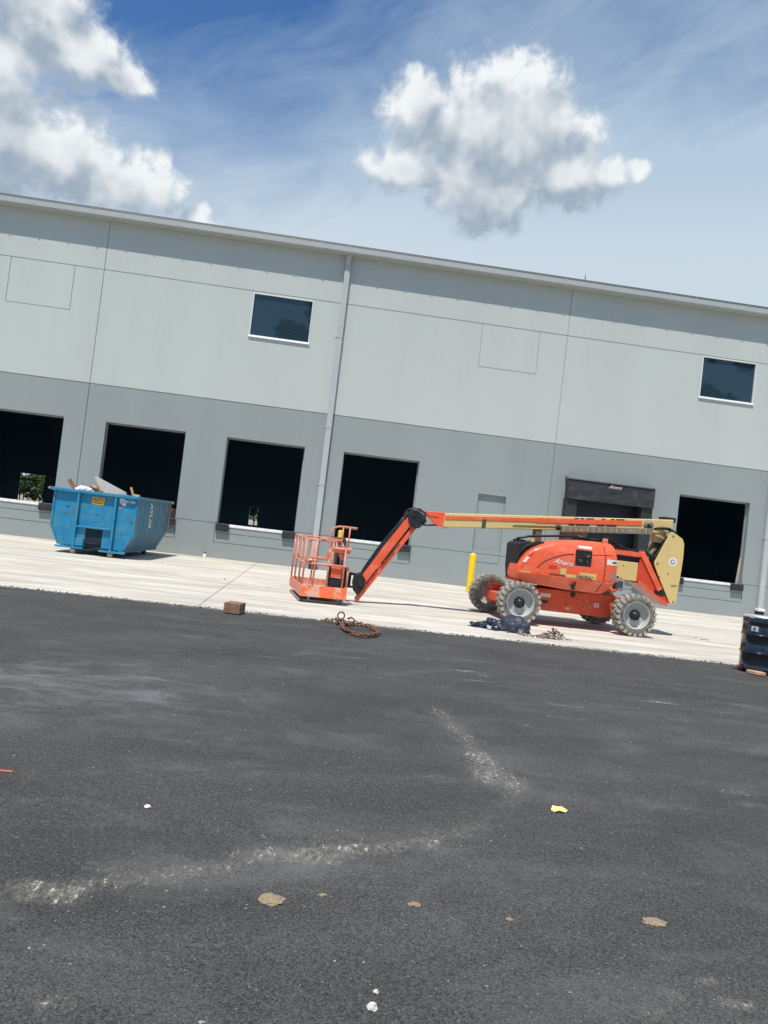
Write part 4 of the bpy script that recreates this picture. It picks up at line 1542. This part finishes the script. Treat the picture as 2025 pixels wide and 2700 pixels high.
c.box(2.12, 2.42, -.10, .16, 2.585, 2.70, 0)
c.build('boom_end_box', M_BLACK, BL, bevel=.015)
# orange fly-boom head at the elbow
c = M()
c.prism([(-3.40, 2.165), (-2.94, 2.185), (-2.90, 1.83), (-3.18, 1.90), (-3.26, 2.0), (-3.38, 2.05)], -.13, .13)
c.build('fly_boom_head', M_ORANGE, BL, bevel=.012)
# black knuckle
c = M()
c.prism([(-3.80, 2.06), (-3.72, 2.17), (-3.58, 2.15), (-3.40, 2.06), (-3.36, 1.93), (-3.50, 1.78), (-3.62, 1.74), (-3.74, 1.86)], -.14, -.10)
c.prism([(-3.80, 2.06), (-3.72, 2.17), (-3.58, 2.15), (-3.40, 2.06), (-3.36, 1.93), (-3.50, 1.78), (-3.62, 1.74), (-3.74, 1.86)], .10, .14)
c.tube([(-3.66, -.16, 2.05), (-3.66, .16, 2.05)], .05, 12)
c.tube([(-3.46, -.16, 1.96), (-3.46, .16, 1.96)], .04, 12)
c.tube([(-3.55, -.15, 1.82), (-3.55, .15, 1.82)], .04, 12)
kn = c.build('knuckle', M_BLACK, BL)
c = M()
for k in range(4):
    y = -.12+.05*k
    c.tube([(-3.10, y, 2.05+.01*k), (-3.3, y, 2.06), (-3.5, y, 2.14+.02*k), (-3.66, y, 2.20), (-3.80, y, 2.14), (-3.86, y, 2.02)], .014, 6)
c.tube([(-3.05, -.10, 1.90), (-3.3, -.12, 1.86), (-3.5, -.10, 1.86)], .02, 6)
c.split('hose', M_HOSE, kn)
# jib
JA, JB = Vector((-3.66, 0, 1.98)), Vector((-4.62, 0, .40))
jd = (JB-JA).normalized()
jn = Vector((-jd.z, 0, jd.x))      # perpendicular in the plane, towards upper left / lower right
if jn.x > 0:
    jn = -jn
c = M()
c.obox((JA+JB)/2+jn*.03, jd*(JB-JA).length/2*1.02, (0, .085, 0), jn*.088)
jb = c.build('jib', M_ORANGE, BL, bevel=.012)
c = M()
a_, b_ = JA-jn*.155+jd*.12, JB-jn*.115+jd*.30
c.obox((a_+b_)/2, (b_-a_)/2, (0, .055, 0), jn*.05)
c.tube([b_+Vector((0, -.06, 0)), b_+Vector((0, .06, 0))], .055, 12)
c.tube([a_+Vector((0, -.06, 0)), a_+Vector((0, .06, 0))], .055, 12)
c.build('jib_link', M_ORANGE, jb, bevel=.01)
c = M()
for k in range(3):
    o_ = jn*(.135+.018*k)
    y = -.06+.06*k
    yv = Vector((0, y, 0))
    c.tube([JA+o_+yv-jd*.15, JA+o_*.98+yv+jd*.3, JA+o_*1.15+yv+jd*.9, JA+o_+yv+jd*1.5, JB+o_*.7+yv, JB+Vector((-.12, y, -.02))], .019, 6)
c.split('hose_bundle', M_HOSE, jb)
c = M()
for k in range(4):
    p = (JA+JB)/2+jn*(-.066)+jd*(-.1+.12*k)
    c.obox(p, jd*.05, (0, .10, 0), jn*.012)
c.obox((JA*.55+JB*.45)+jn*(-.062)+Vector((0, -.0885, 0)), jd*.26, (0, .002, 0), jn*.014)
c.obox((JA*.15+JB*.85)+jn*(-.062)+Vector((0, -.0885, 0)), jd*.20, (0, .002, 0), jn*.012)
c.split('jib_gap', M_BLACK, jb)
c = M()
c.prism([(-4.80, .60), (-4.66, .66), (-4.54, .50), (-4.56, .34), (-4.68, .15), (-4.78, .25), (-4.82, .42)], -.13, .13)
c.tube([(-4.66, -.16, .42), (-4.66, .16, .42)], .07, 14)
c.build('jib_foot', M_BLACK, BL, bevel=.01)
# rotator between jib and basket
c = M()
c.lathe([(0, -.16), (.07, -.16), (.075, .12), (0, .12)], 16, (-4.93, 0, .46), 'z')
c.box(-5.06, -4.75, -.06, .06, .58, .63)
c.box(-5.06, -4.78, -.05, .05, .30, .345)
c.tube([(-4.75, -.09, .60), (-4.88, -.12, .64), (-5.02, -.1, .60)], .014, 6)
c.tube([(-4.98, -.08, .40), (-5.02, -.12, .28), (-5.08, -.08, .22)], .012, 6)
c.build('platform_rotator', M_BLACK, BL)

# counterweight tower
PL = [(2.20, 2.345), (2.26, 2.36), (2.50, 2.235), (2.555, 2.12), (2.565, 1.80), (2.54, 1.30), (2.50, .78), (2.46, .735), (2.38, .735), (2.33, .80), (2.02, 1.34), (1.90, 1.58), (1.895, 1.64)]
for y0, y1, nm in ((-.335, -.30, 'near'), (.30, .335, 'far')):
    c = M()
    c.prism(PL, y0, y1)
    tw = c.build('tower_plate', M_CREAM, BL, bevel=.006)
    if nm == 'near':
        twn = tw
c = M()
c.prism([(2.30, 2.26), (2.50, 2.16), (2.535, 2.05), (2.50, .85), (2.44, .80), (2.40, .95), (2.44, 2.0)], -.298, .298)
c.build('tower_web', M_BLACK, BL)
c = M()
for (x, z, r) in ((2.27, 2.27, .022), (1.965, 1.62, .022), (2.03, 1.33, .022), (2.24, 1.42, .016), (2.43, .80, .02)):
    c.lathe([(r, -.3355), (r*.9, -.348), (0, -.350)], 10, (x, 0, z), 'y')
c.split('bolt', mat('bolt_brown', (.22, .16, .06), .6), twn)
c = M()
c.lathe([(.10, -.3357), (0, -.3375)], 28, (2.33, 0, 1.69), 'y', 0)
c.lathe([(.058, -.338), (.03, -.3385)], 24, (2.325, 0, 1.69), 'y', 1)
c.lathe([(.03, -.3388), (0, -.339)], 18, (2.335, 0, 1.695), 'y', 0)
c.build('round_emblem', [mat('emblem_white', (.80, .78, .70), .5), mat('emblem_blue', (.20, .22, .30), .5)], twn)
c = M()
c.box(2.33, 2.50, -.3375, -.3357, 1.165, 1.175)
c.box(2.33, 2.42, -.3375, -.3357, 1.125, 1.140)
c.box(2.40, 2.48, -.3375, -.3357, 1.145, 1.157)
c.split('stencil_line', mat('stencil', (.20, .15, .08), .6), twn)
# boom rear bracket, lift cylinder
c = M()
c.prism([(1.92, 2.33), (2.22, 2.36), (2.20, 2.20), (2.10, 2.08), (1.97, 2.10)], -.13, .13)
c.build('boom_heel', mat('heel_cream', (.52, .38, .18), .6, 0, .15, 6), BL, bevel=.01)
c = M()
c.tube([(2.20, 0, 2.30), (1.90, 0, 1.70), (1.84, 0, 1.62)], .075, 14)
c.tube([(1.84, 0, 1.66), (1.98, 0, 1.30)], .05, 10)
c.build('lift_cylinder', M_CHROME, BL)
c = M()
c.tube([(1.86, -.20, 2.38), (2.0, -.24, 2.43), (2.2, -.26, 2.43), (2.34, -.27, 2.36), (2.44, -.2, 2.28)], .026, 8)
c.tube([(1.86, -.12, 2.36), (2.0, -.16, 2.42), (2.2, -.2, 2.41), (2.3, -.2, 2.34), (2.2, -.2, 2.2), (1.95, -.2, 1.75), (1.85, -.2, 1.66)], .022, 8)
c.tube([(1.76, -.24, 1.86), (1.88, -.24, 1.70), (2.0, -.22, 1.45), (2.1, -.2, 1.2)], .030, 8)
c.tube([(1.52, -.22, 1.86), (1.70, -.24, 1.86), (1.85, -.24, 1.72)], .028, 8)
c.split('tower_hose', M_HOSE, BL)
# lower boom and orange arm
c = M()
c.box(.62, 1.545, -.28, .28, 1.155, 1.58)
lb = c.build('lower_boom', M_CREAM, BL, bevel=.012)
c = M()
c.box(1.06, 1.12, -.2835, -.2805, 1.185, 1.225)
c.box(1.16, 1.19, -.2835, -.2805, 1.175, 1.20)
c.lathe([(.014, -.281), (0, -.288)], 8, (1.19, 0, 1.48), 'y')
c.split('boom_decal', M_DECAL, lb)
c = M()
for y0, y1 in ((-.30, -.265), (.265, .30)):
    c.prism([(1.56, 1.74), (1.66, 1.70), (2.36, .76), (2.26, .72), (1.53, 1.17)], y0, y1)
ar = c.build('riser_arm', mat('arm_shaded_orange', (.62, .06, .018), .5, 0, .1, 6), BL, bevel=.004)  # deeper orange puts the shade of the recess into the plate colour
c = M()
A0, A1 = Vector((1.585, 0, 1.82)), Vector((2.10, 0, 1.02))
ad = (A1-A0).normalized()
an_ = Vector((-ad.z, 0, ad.x))
c.obox((A0+A1)/2, (A1-A0)/2, (0, .335, 0), an_*.062)
c.obox(Vector((1.95, 0, .925)), Vector((.36, 0, -.225)), (0, .33, 0), Vector((.012, 0, .02)))
c.obox(Vector((2.22, -.0, .84)), Vector((.10, 0, -.10)), (0, .29, 0), Vector((.04, 0, .045)))
c.build('arm_flange', M_ORANGE, ar, bevel=.008)
c = M()
c.lathe([(.05, -.302), (.045, -.33), (0, -.33)], 14, (2.02, 0, 1.0), 'y')
c.box(1.98, 2.22, -.31, -.302, .90, 1.03)
c.build('arm_pin', M_BLACK, ar)
c = M()
c.prism([(.95, 1.83), (.95, 1.71), (1.50, 1.70), (1.60, 1.72), (1.62, 1.83), (1.54, 1.845)], -.33, .33)
c.build('upper_link', M_ORANGE, BL, bevel=.015)
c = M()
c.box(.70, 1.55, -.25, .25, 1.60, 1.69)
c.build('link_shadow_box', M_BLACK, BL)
c = M()
c.box(1.10, 1.28, -.20, -.02, .90, 1.12)
c.box(1.0, 1.12, -.30, -.12, 1.08, 1.15)
c.split('slew_motor', mat('motor_grey', (.20, .23, .24), .6), BL, bevel=.01)

# platform
PX, PRZ = -5.59, radians(5)
c = M()
PW, PD = .475, 1.20
c.box(-PW, PW, -PD, PD, .17, .20, 1)
c.box(-PW, PW, -PD-.004, -PD+.02, .125, .36, 0)
c.box(-PW, PW, PD-.02, PD, .125, .34, 2)
c.box(-PW-.004, -PW+.02, -PD+.021, PD-.021, .125, .34, 2)
c.box(PW-.02, PW, -PD+.021, PD-.021, .125, .34, 2)
pf = c.build('platform', [M_WORN, mat('tray_grey', (.32, .27, .24), .8, 0, .2, 10), M_RAIL], BL, bevel=.006)
pf.location = (PX, 0, 0)
pf.rotation_euler = (0, 0, PRZ)


def rail(pts, r=.017, name='rail', m=M_RAIL, closed=False):
    c = M()
    c.tube(pts, r, 8, 0, True, closed)
    return c.build(name, m, pf)


ZT_ = 1.30
for (x, y, zt) in ((-.455, -1.18, ZT_), (-.24, -1.18, ZT_), (.04, -1.18, 1.14), (.36, -1.18, 1.16), (.455, -1.16, .82), (-.455, 1.18, ZT_), (.455, 1.18, ZT_), (.0, 1.18, ZT_), (-.455, -.45, ZT_), (-.455, .4, ZT_), (.455, .75, ZT_), (.455, -.55, 1.16)):
    rail([(x, y, .34), (x, y, zt)], .019, 'post')
rail([(-.455, -1.18, ZT_), (-.455, 1.18, ZT_)])
rail([(-.455, 1.18, ZT_), (.455, 1.18, ZT_), (.455, .2, ZT_), (.455, -.3, 1.16), (.455, -1.1, 1.14)])
rail([(-.455, -1.18, ZT_-.02), (-.24, -1.18, ZT_-.02), (-.1, -1.18, ZT_+.02), (.0, -1.18, ZT_-.03), (.045, -1.18, ZT_-.15), (.18, -1.18, 1.145), (.455, -1.18, 1.14)])
rail([(-.455, -1.19, .80), (.455, -1.19, .80)], .022)
rail([(-.455, -1.18, .80), (-.455, 1.18, .80), (.455, 1.18, .80)], .016)
# rounded gate frame, upper half
gate = []
gx0_, gx1_, gz0_, gz1_, rr = -.38, .035, .93, 1.28, .07
for cx, cz, a0 in ((gx1_-rr, gz1_-rr, 0), (gx0_+rr, gz1_-rr, 90), (gx0_+rr, gz0_+rr, 180), (gx1_-rr, gz0_+rr, 270)):
    for k in range(5):
        a = radians(a0+k*22.5)
        gate.append((cx+rr*cos(a), -1.165, cz+rr*sin(a)))
rail(gate, .016, 'gate_frame', M_RAIL, True)
c = M()
c.box(-.02, .05, -1.20, -1.15, .93, 1.07)
c.build('gate_latch', M_ORANGE, pf, bevel=.01)
c = M()
c.box(-.48, -.30, 1.12, 1.21, .84, .88)
c.tube([(-.46, -1.21, .88), (-.38, -1.23, .85), (-.30, -1.2, .86)], .015, 6)
c.build('chain_hook', M_RAIL, pf)
# console column and raised control guard
c = M()
for k, (x, y) in enumerate(((.20, -.95), (.27, -.92), (.34, -.96))):
    c.tube([(x, y, .78), (x, y, 1.10), (x+.02, y+.02, 1.2)], [.035, .035, .02], 8, k % 2)
c.box(.17, .40, -.99, -.90, 1.0, 1.06, 0)
c.split('control_column', [mat('console_grey', (.16, .16, .19), .6), M_BLACK], pf)
c = M()
c.box(.12, .46, -1.17, -.92, 1.06, 1.18)
c.obox((.30, -1.05, 1.0), (.03, 0, -.06), (0, .05, 0), (.04, 0, .02))
c.obox((.42, -1.18, 1.16), (.07, 0, .0), (0, .02, 0), (0, 0, .035))
c.build('control_console', M_RAIL, pf, bevel=.02)
GZ = 1.60
rail([(.08, -1.0, 1.18), (.04, -1.0, 1.28), (.04, -1.0, GZ-.13), (.09, -1.0, GZ-.04), (.18, -1.0, GZ), (.44, -1.0, GZ), (.56, -1.0, GZ-.01)], .020, 'guard_bar')
rail([(.26, -1.14, 1.18), (.26, -1.14, GZ), (.40, -1.14, GZ), (.40, -1.14, 1.18)], .017, 'guard_bar')
rail([(.18, -1.14, GZ+.005), (.55, -1.14, GZ+.005)], .02, 'guard_bar')
rail([(.04, -1.0, 1.30), (.26, -1.05, 1.28)], .016, 'guard_bar')
c = M()
c.box(.17, .25, -1.16, -1.08, 1.37, 1.53)
c.build('yellow_box', M_YBOX, pf, bevel=.02)
c = M()
c.box(.11, .33, -1.145, -.95, .56, .76)
c.build('toolbox', M_ORANGE, pf, bevel=.01)
c = M()
c.box(.07, .11, -1.13, -.95, .27, .78)
c.box(.11, .34, -1.125, -.94, .25, .54)
c.box(.36, .44, -1.10, -.9, .3, .80)
c.split('cable_box', M_BLACK, pf, bevel=.01)
c = M()
c.box(-.48, -.43, -1.05, .9, .012, .055)
c.box(-.40, .46, -1.06, -1.01, .012, .05)
c.box(-.30, -.27, -1.15, -.95, .05, .12)
c.box(.40, .44, -1.10, -.9, .012, .12)
c.box(-.30, -.27, .6, .8, .05, .12)
c.split('foot_bar', mat('foot_grey', (.30, .27, .25), .7), pf)

# ------------------------------------------------------------------ things on the ground
tb = M()
tb.box(-.135, .135, -.17, .17, 0, .165)
o = tb.build('timber_block', M_WOOD, bevel=.006, loc=(-1.16, -14.62, .013))
o.rotation_euler = (0, 0, radians(-10))
tag(o, 'brown timber block lying on the edge of the asphalt', 'timber')

# rusty chain: many links, one thing
chn = thing('rusty_chain', 'coiled rusty steel chain lying at the edge of the asphalt', 'chain', (.86, -15.15, .012))
path = []
for k in range(5):
    t = k/4
    path.append(Vector((-.52+.10*t, .72-.10*t+.08*sin(5*t), .03)))
for k in range(10):
    t = k/9
    path.append(Vector((-.40+.20*t+.05*sin(9*t), .52+.22*sin(12*t), .03+.03*(k % 2))))
for turn in range(2):
    for k in range(40):
        a = radians(125)-2*pi*k/40
        rr_ = 1.0+.10*turn+.05*sin(3*a+turn)
        path.append(Vector((.02+.27*rr_*cos(a)-.10*rr_*sin(a)*.2, -.05+.64*rr_*sin(a), .018+.012*turn)))
for k in range(8):
    t = k/7
    path.append(Vector((-.20+.1*t, .45-.3*t, .05)))
link_me = None
LP_ = .062
acc_d, pts = 0.0, []
cur = path[0]
pts.append(cur)
for p in path[1:]:
    while (p-cur).length > LP_:
        cur = cur+(p-cur).normalized()*LP_
        pts.append(cur)
random.seed(3)
for i in range(len(pts)-1):
    if link_me is None:
        lk = M()
        ov = []
        for k in range(8):
            a = 2*pi*k/8
            ov.append((.044*cos(a), .024*sin(a), 0))
        lk.tube(ov, .0090, 4, 0, False, True)
        ob = lk.build('link', M_RUST, chn)
        link_me = ob.data
    else:
        ob = bpy.data.objects.new('link', link_me)
        COL.objects.link(ob)
        ob.parent = chn
    d = (pts[i+1]-pts[i])
    ob.location = pts[i]+d*.5+Vector((random.uniform(-.01, .01), random.uniform(-.01, .01), random.uniform(-.004, .01)))
    ob.rotation_euler = (radians(90 if i % 2 else 10)+random.uniform(-.4, .4), random.uniform(-.2, .2), atan2(d.y, d.x)+random.uniform(-.3, .3))
c = M()
c.tube([(.06*cos(2*pi*k/14), 0, .06*sin(2*pi*k/14)) for k in range(14)], .013, 6, 0, False, True)
ob = c.build('ring', M_RUST, chn)
ob.location = (-.27, .60, .13)
ob.rotation_euler = (0, 0, .3)
c = M()
c.tube([(-.16, .52, .10), (-.10, .50, .13), (-.05, .48, .10), (-.05, .46, .06)], .016, 6)
c.build('hook', M_RUST, chn)

# plastic bags and tarp
tag(lump('black_bag', (3.98, -12.95, .03), .28, .30, .255, M_TARP, 5, .30, 4, 2.2), 'large slate-black bag heaped on the concrete before the front wheel', 'bag')
tag(lump('tarp_bundle', (3.56, -12.88, .03), .17, .25, .15, M_TARP, 9, .5, 4, 2.8), 'crumpled dark plastic tarp between the black bag and its loose end', 'tarp')
tag(lump('tarp_end', (3.33, -12.80, .02), .16, .12, .08, M_TARP, 14, .7, 4, 3.0), 'flat dark tarp end trailing away from the black bag', 'tarp')
m_ = M()
random.seed(21)
for k in range(16):
    x, y = random.uniform(3.42, 3.62), random.uniform(-13.12, -13.0)
    s_ = random.uniform(.008, .02)
    m_.obox((x, y, .03+random.uniform(0, .05)), (s_, 0, s_*.4), (0, s_, 0), (0, 0, s_*.6))
for k in range(5):
    x, y = random.uniform(3.8, 4.2), -13.18
    s_ = random.uniform(.005, .011)
    m_.obox((x, y-.02, .06+random.uniform(0, .05)), (s_, 0, s_*.4), (0, s_, 0), (0, 0, s_*.6))
tag(m_.build('torn_paper', M_BAGW), 'torn white paper bits caught against the dark tarp', 'paper')

db = M()
random.seed(17)
for k in range(330):
    g1 = random.gauss(0, 1)
    x = 4.50+.20*g1+(.0 if k % 3 else -.18)
    y = -13.40+.09*random.gauss(0, 1)
    h_ = .17*math.exp(-((x-4.62)/.15)**2)
    z = .02+h_*random.random()
    a, t_ = random.uniform(0, pi), random.uniform(-.8, .8)
    L_ = random.uniform(.008, .035)
    ax = Vector((cos(a)*cos(t_), sin(a)*cos(t_), sin(t_)))*L_
    ay = Vector((-sin(a), cos(a), random.uniform(-.3, .3)))*L_*random.uniform(.2, .6)
    mi = 1 if (random.random() < .3 or (z > .07)) else (2 if random.random() < .12 else 0)
    db.obox((x, y, z), ax, ay, ax.cross(ay).normalized()*.004, mi)
ob = db.build('debris_pile', [M_SCRAP, M_SCRAPD, M_BAGW])
ob['kind'] = 'stuff'
ob['label'] = 'small heap of dry brown scraps right of the black bag'

# drum
dr = thing('steel_drum', 'dark blue-black steel drum standing on scrap boards beside the asphalt edge', 'drum', (7.58, -15.08, .06), 0)
c = M()
prof = [(0, .0), (.285, .0), (.292, .012), (.286, .03), (.286, .265), (.299, .276), (.301, .285), (.298, .293), (.286, .305), (.286, .555), (.299, .566), (.301, .575), (.298, .583), (.286, .595), (.286, .78), (.291, .79), (.286, .80), (.286, .865)]
c.lathe(prof, 56, (0, 0, 0), 'z')
db_ = c.build('drum_body', M_DRUM, dr)
c = M()
c.lathe([(.286, .855), (.300, .858), (.304, .872), (.300, .886), (.286, .888), (.28, .875), (.0, .868)], 56, (0, 0, 0), 'z')
c.obox((-.26, -.16, .87), (.02, .01, 0), (-.02, .03, 0), (0, 0, .018))
c.build('lid_ring', M_RING, dr)
c = M()
aa = radians(218)
for k in range(5):
    a = aa+radians(-9+4.5*k)
    c.add([(.2875*cos(a), .2875*sin(a), .635), (.2875*cos(a+radians(4.5)), .2875*sin(a+radians(4.5)), .635), (.2875*cos(a+radians(4.5)), .2875*sin(a+radians(4.5)), .72), (.2875*cos(a), .2875*sin(a), .72)], [(0, 1, 2, 3)])
lb_ = c.build('label_sticker', mat('sticker_lilac', (.50, .48, .54), .6), dr)
text('sticker_mark', '4', .075, (.2895*cos(aa)-.018, .2895*sin(aa)-.004, .650), (pi/2, 0, aa+pi/2), M_DECAL, lb_, off=.004)
for (cx, cy, L_, w_, h_, rz, m, lab) in ((7.46, -14.84, .15, .09, .022, 30, M_WOOD, 'dark board end under the left side of the drum'), (7.40, -15.36, .09, .12, .024, 12, M_WOODP, 'pale pine board end under the front of the drum')):
    c = M()
    c.box(-L_, L_, -w_, w_, -h_, h_)
    o_ = c.build('board_scrap', m, loc=(cx, cy, h_+.013), bevel=.004)
    o_.rotation_euler = (0, 0, radians(rz))
    tag(o_, lab, 'board')
c = M()
c.box(-.16, .16, -.2, .2, -.022, .022)
o_ = c.build('board_scrap', M_BLACK, loc=(7.74, -15.16, .035))
tag(o_, 'black board under the right side of the drum', 'board')

# yellow scrap, stones, clay pats
ys = M()
ys.add([(-.052, .0, .004), (-.030, .045, .018), (.005, .05, .012), (.018, .01, .028), (.055, .0, .010), (.036, -.024, .004), (-.01, -.028, .014), (-.04, -.03, .004), (.0, .005, .020)],
       [(0, 7, 8), (7, 6, 8), (6, 5, 3), (6, 3, 8), (5, 4, 3), (3, 2, 8), (2, 1, 8), (1, 0, 8)])
ob = ys.build('yellow_scrap', M_PAPER, loc=(1.71, -22.69, .002))
sl = ob.modifiers.new('solid', 'SOLIDIFY')
sl.thickness = .003
tag(ob, 'crumpled bright yellow scrap lying alone on the asphalt', 'scrap')
for (x, y, r, sq, lab, m, nm, ct) in (
        (.38, -24.79, .017, .7, 'white rounded stone, the largest and nearest on the asphalt', M_STONE, 'stone', 'stone'),
        (-.71, -23.19, .018, .35, 'small flat white chip lying alone on the asphalt beyond the largest mud pat', M_BAGW, 'chip', 'chip'),
        (.40, -24.70, .009, .6, 'tiny white stone chip just behind the rounded white stone', M_STONE, 'stone', 'stone')):
    tag(lump(nm, (x, y, .004), r, r*.9, r*sq, m, x+2, .7, 2, 1.9), lab, ct)
for (x, y, rx, ry, lab) in ((-.0, -24.09, .050, .048, 'largest tan mud pat on the asphalt'), (1.72, -24.03, .052, .036, 'brown mud pat alone on the asphalt, second largest of the pats'), (.62, -24.04, .026, .016, 'small elongated tan mud pat between the two large pats'), (.22, -24.02, .020, .009, 'faint sliver of mud left of the small tan pat'), (1.03, -24.11, .014, .012, 'smallest tan mud fleck right of the central pat')):
    tag(lump('mud_pat', (x, y, .0015), rx, ry, .006, M_CLAY, x*3+5, .42, 4, 2.0), lab, 'mud')
om = M()
om.box(-.10, .06, -.012, .012, .0, .002)
ob = om.build('paint_mark', mat('orange_mark', (.55, .12, .05), .8), loc=(-1.60, -22.84, .003))
tag(ob, 'short orange paint dash on the asphalt', 'paint mark')

# grit: loose pale pebbles scattered over the asphalt, denser in the dusty streaks
random.seed(29)
gr = M()
df = blobsum(DUST)
cnt = 0
tries = 0
while cnt < 5200 and tries < 200000:
    tries += 1
    y = random.uniform(-25.3, YE-.05)
    half = (y+27.4)*.56
    x = random.uniform(-half*.75, half*1.05)+.2
    d = df(x, y)
    if random.random() > .022+.02*max(0, y+21)+.55*min(1, d)**2:
        continue
    cnt += 1
    s_ = random.uniform(.0010, .0032)*(1+.28*(y+25)/5)
    if random.random() < .03:
        s_ *= 2
    a = random.uniform(0, pi)
    gr.add([(x+s_*cos(a), y+s_*sin(a), .001), (x-s_*sin(a), y+s_*cos(a), .001), (x-s_*cos(a), y-s_*sin(a), .001), (x+s_*sin(a), y-s_*cos(a), .001), (x+s_*.2, y, .001+s_*.8)],
           [(0, 1, 4), (1, 2, 4), (2, 3, 4), (3, 0, 4)])
ob = gr.build('grit', M_GRIT)
ob['kind'] = 'stuff'
ob['label'] = 'loose pale grit scattered over the asphalt'
# crumbs of asphalt and sand spilled along the edge of the slab
random.seed(41)
ec = M()
for k in range(1500):
    x = random.uniform(-5.5, 9.0)
    y = YE+random.gauss(0, .045)+.03*noise.noise(Vector((x*2, 0, 0)))
    s_ = random.uniform(.004, .016)*(1.6 if random.random() < .08 else 1)
    a = random.uniform(0, pi)
    z = .013 if y > YE-.02 else .001
    ec.add([(x+s_*cos(a), y+s_*sin(a), z), (x-s_*sin(a), y+s_*cos(a), z), (x-s_*cos(a), y-s_*sin(a), z), (x+s_*sin(a), y-s_*cos(a), z), (x+s_*.2, y, z+s_*.7)],
           [(0, 1, 4), (1, 2, 4), (2, 3, 4), (3, 0, 4)], 0 if y > YE-.01 else random.choice([0, 1]))
ob = ec.build('edge_crumbs', [mat('asphalt_crumb', (.045, .045, .045), .9), M_GRIT])
ob['kind'] = 'stuff'
ob['label'] = 'crumbs and sand along the edge between concrete and asphalt'
# a few bits on the apron
for (x, y, s_, lab) in ((-4.18, -5.10, .022, 'small brown bit on the concrete right of the dumpster shadow'), (-3.90, -5.51, .02, 'second brown bit on the concrete farther right of the dumpster'), (-2.05, -8.3, .03, 'dark clod on the joint of the concrete apron')):
    tag(lump('dirt_clod', (x, y, .014), s_, s_, s_*.5, M_SCRAPD, x, .4, 2, 2), lab, 'clod')
m_ = M()
m_.tube([(9.0, -10.45, .02), (9.12, -10.4, .03), (9.22, -10.42, .02)], .008, 5)
m_.obox((9.02, -10.20, .02), (.06, .02, 0), (0, .006, 0), (0, 0, .006))
tag(m_.build('wire_scrap', M_TRACK), 'thin bent wire scrap on the concrete left of the drum', 'wire')


# ------------------------------------------------------------------ trees (beyond the hall, and across the yard where the panes mirror them)
def tree_meshes(h, cr, seed, nleaf, ls):
    rnd = random.Random(seed)
    t = M()
    t.tube([(0, 0, 0), (.05*h*.2, 0, h*.25), (-.02*h*.3, .01*h, h*.5), (.02*h, 0, h*.78)], [h*.022, h*.017, h*.012, h*.004], 8)
    limbs = []
    for k in range(9):
        a = rnd.uniform(0, 2*pi)
        z0 = h*rnd.uniform(.28, .6)
        L_ = cr*rnd.uniform(.6, .95)
        e = Vector((cos(a)*L_, sin(a)*L_, z0+L_*rnd.uniform(.3, .9)))
        t.tube([(0, 0, z0), (e.x*.5, e.y*.5, z0+(e.z-z0)*.6), e], [h*.009, h*.006, h*.002], 6)
        limbs.append(e)
    cl_ = [Vector((rnd.gauss(0, .42)*cr, rnd.gauss(0, .42)*cr, h*.62+rnd.gauss(0, .17)*h)) for _ in range(26)]+limbs
    l = M()
    for k in range(nleaf):
        c0 = rnd.choice(cl_)
        s = cr*.24
        d = Vector((rnd.gauss(0, 1), rnd.gauss(0, 1), rnd.gauss(0, 1))).normalized()*s*rnd.uniform(.5, 1.15)
        p = c0+d
        if p.z < h*.2:
            continue
        u = Vector((rnd.gauss(0, 1), rnd.gauss(0, 1), rnd.gauss(0, .6))).normalized()
        v = u.cross(Vector((rnd.gauss(0, 1), rnd.gauss(0, 1), rnd.gauss(0, 1)))).normalized()
        q = ls*rnd.uniform(.6, 1.3)
        l.add([p-u*q, p+v*q*.6, p+u*q, p-v*q*.6], [(0, 1, 2, 3)])
    return t, l


def tree(x, y, h, cr, seed, nleaf, ls, lab, grp):
    r = thing('tree', lab, 'tree', (x, y, -.02), 0, grp)
    t, l = tree_meshes(h, cr, seed, nleaf, ls)
    t.build('trunk', M_BARK, r)
    l.build('crown', M_LEAF, r)


tree(-28.8, 50, 3.6, 1.8, 1, 5200, .13, 'bushy green tree seen far through the first loading door, left of the frame', 'trees behind the hall')
tree(-26.6, 51, 3.6, 1.9, 2, 5200, .13, 'green tree seen far through the first loading door, right of the frame', 'trees behind the hall')
tree(-6.2, 50, 4.0, 2.0, 3, 5200, .13, 'green tree seen through the small opening in the third loading door', 'trees behind the hall')
tree(42, -60, 33.0, 6.5, 4, 9000, .42, 'tall dark tree across the yard, mirrored at the left of the right-hand window', 'trees across the yard')
tree(54.5, -61, 30.0, 6.0, 5, 8000, .42, 'tall dark tree across the yard, mirrored at the right of the right-hand window', 'trees across the yard')
tree(-2.6, -62, 28.5, 5.0, 6, 7000, .42, 'tall dark tree across the yard, mirrored in the corner of the left-hand window', 'trees across the yard')
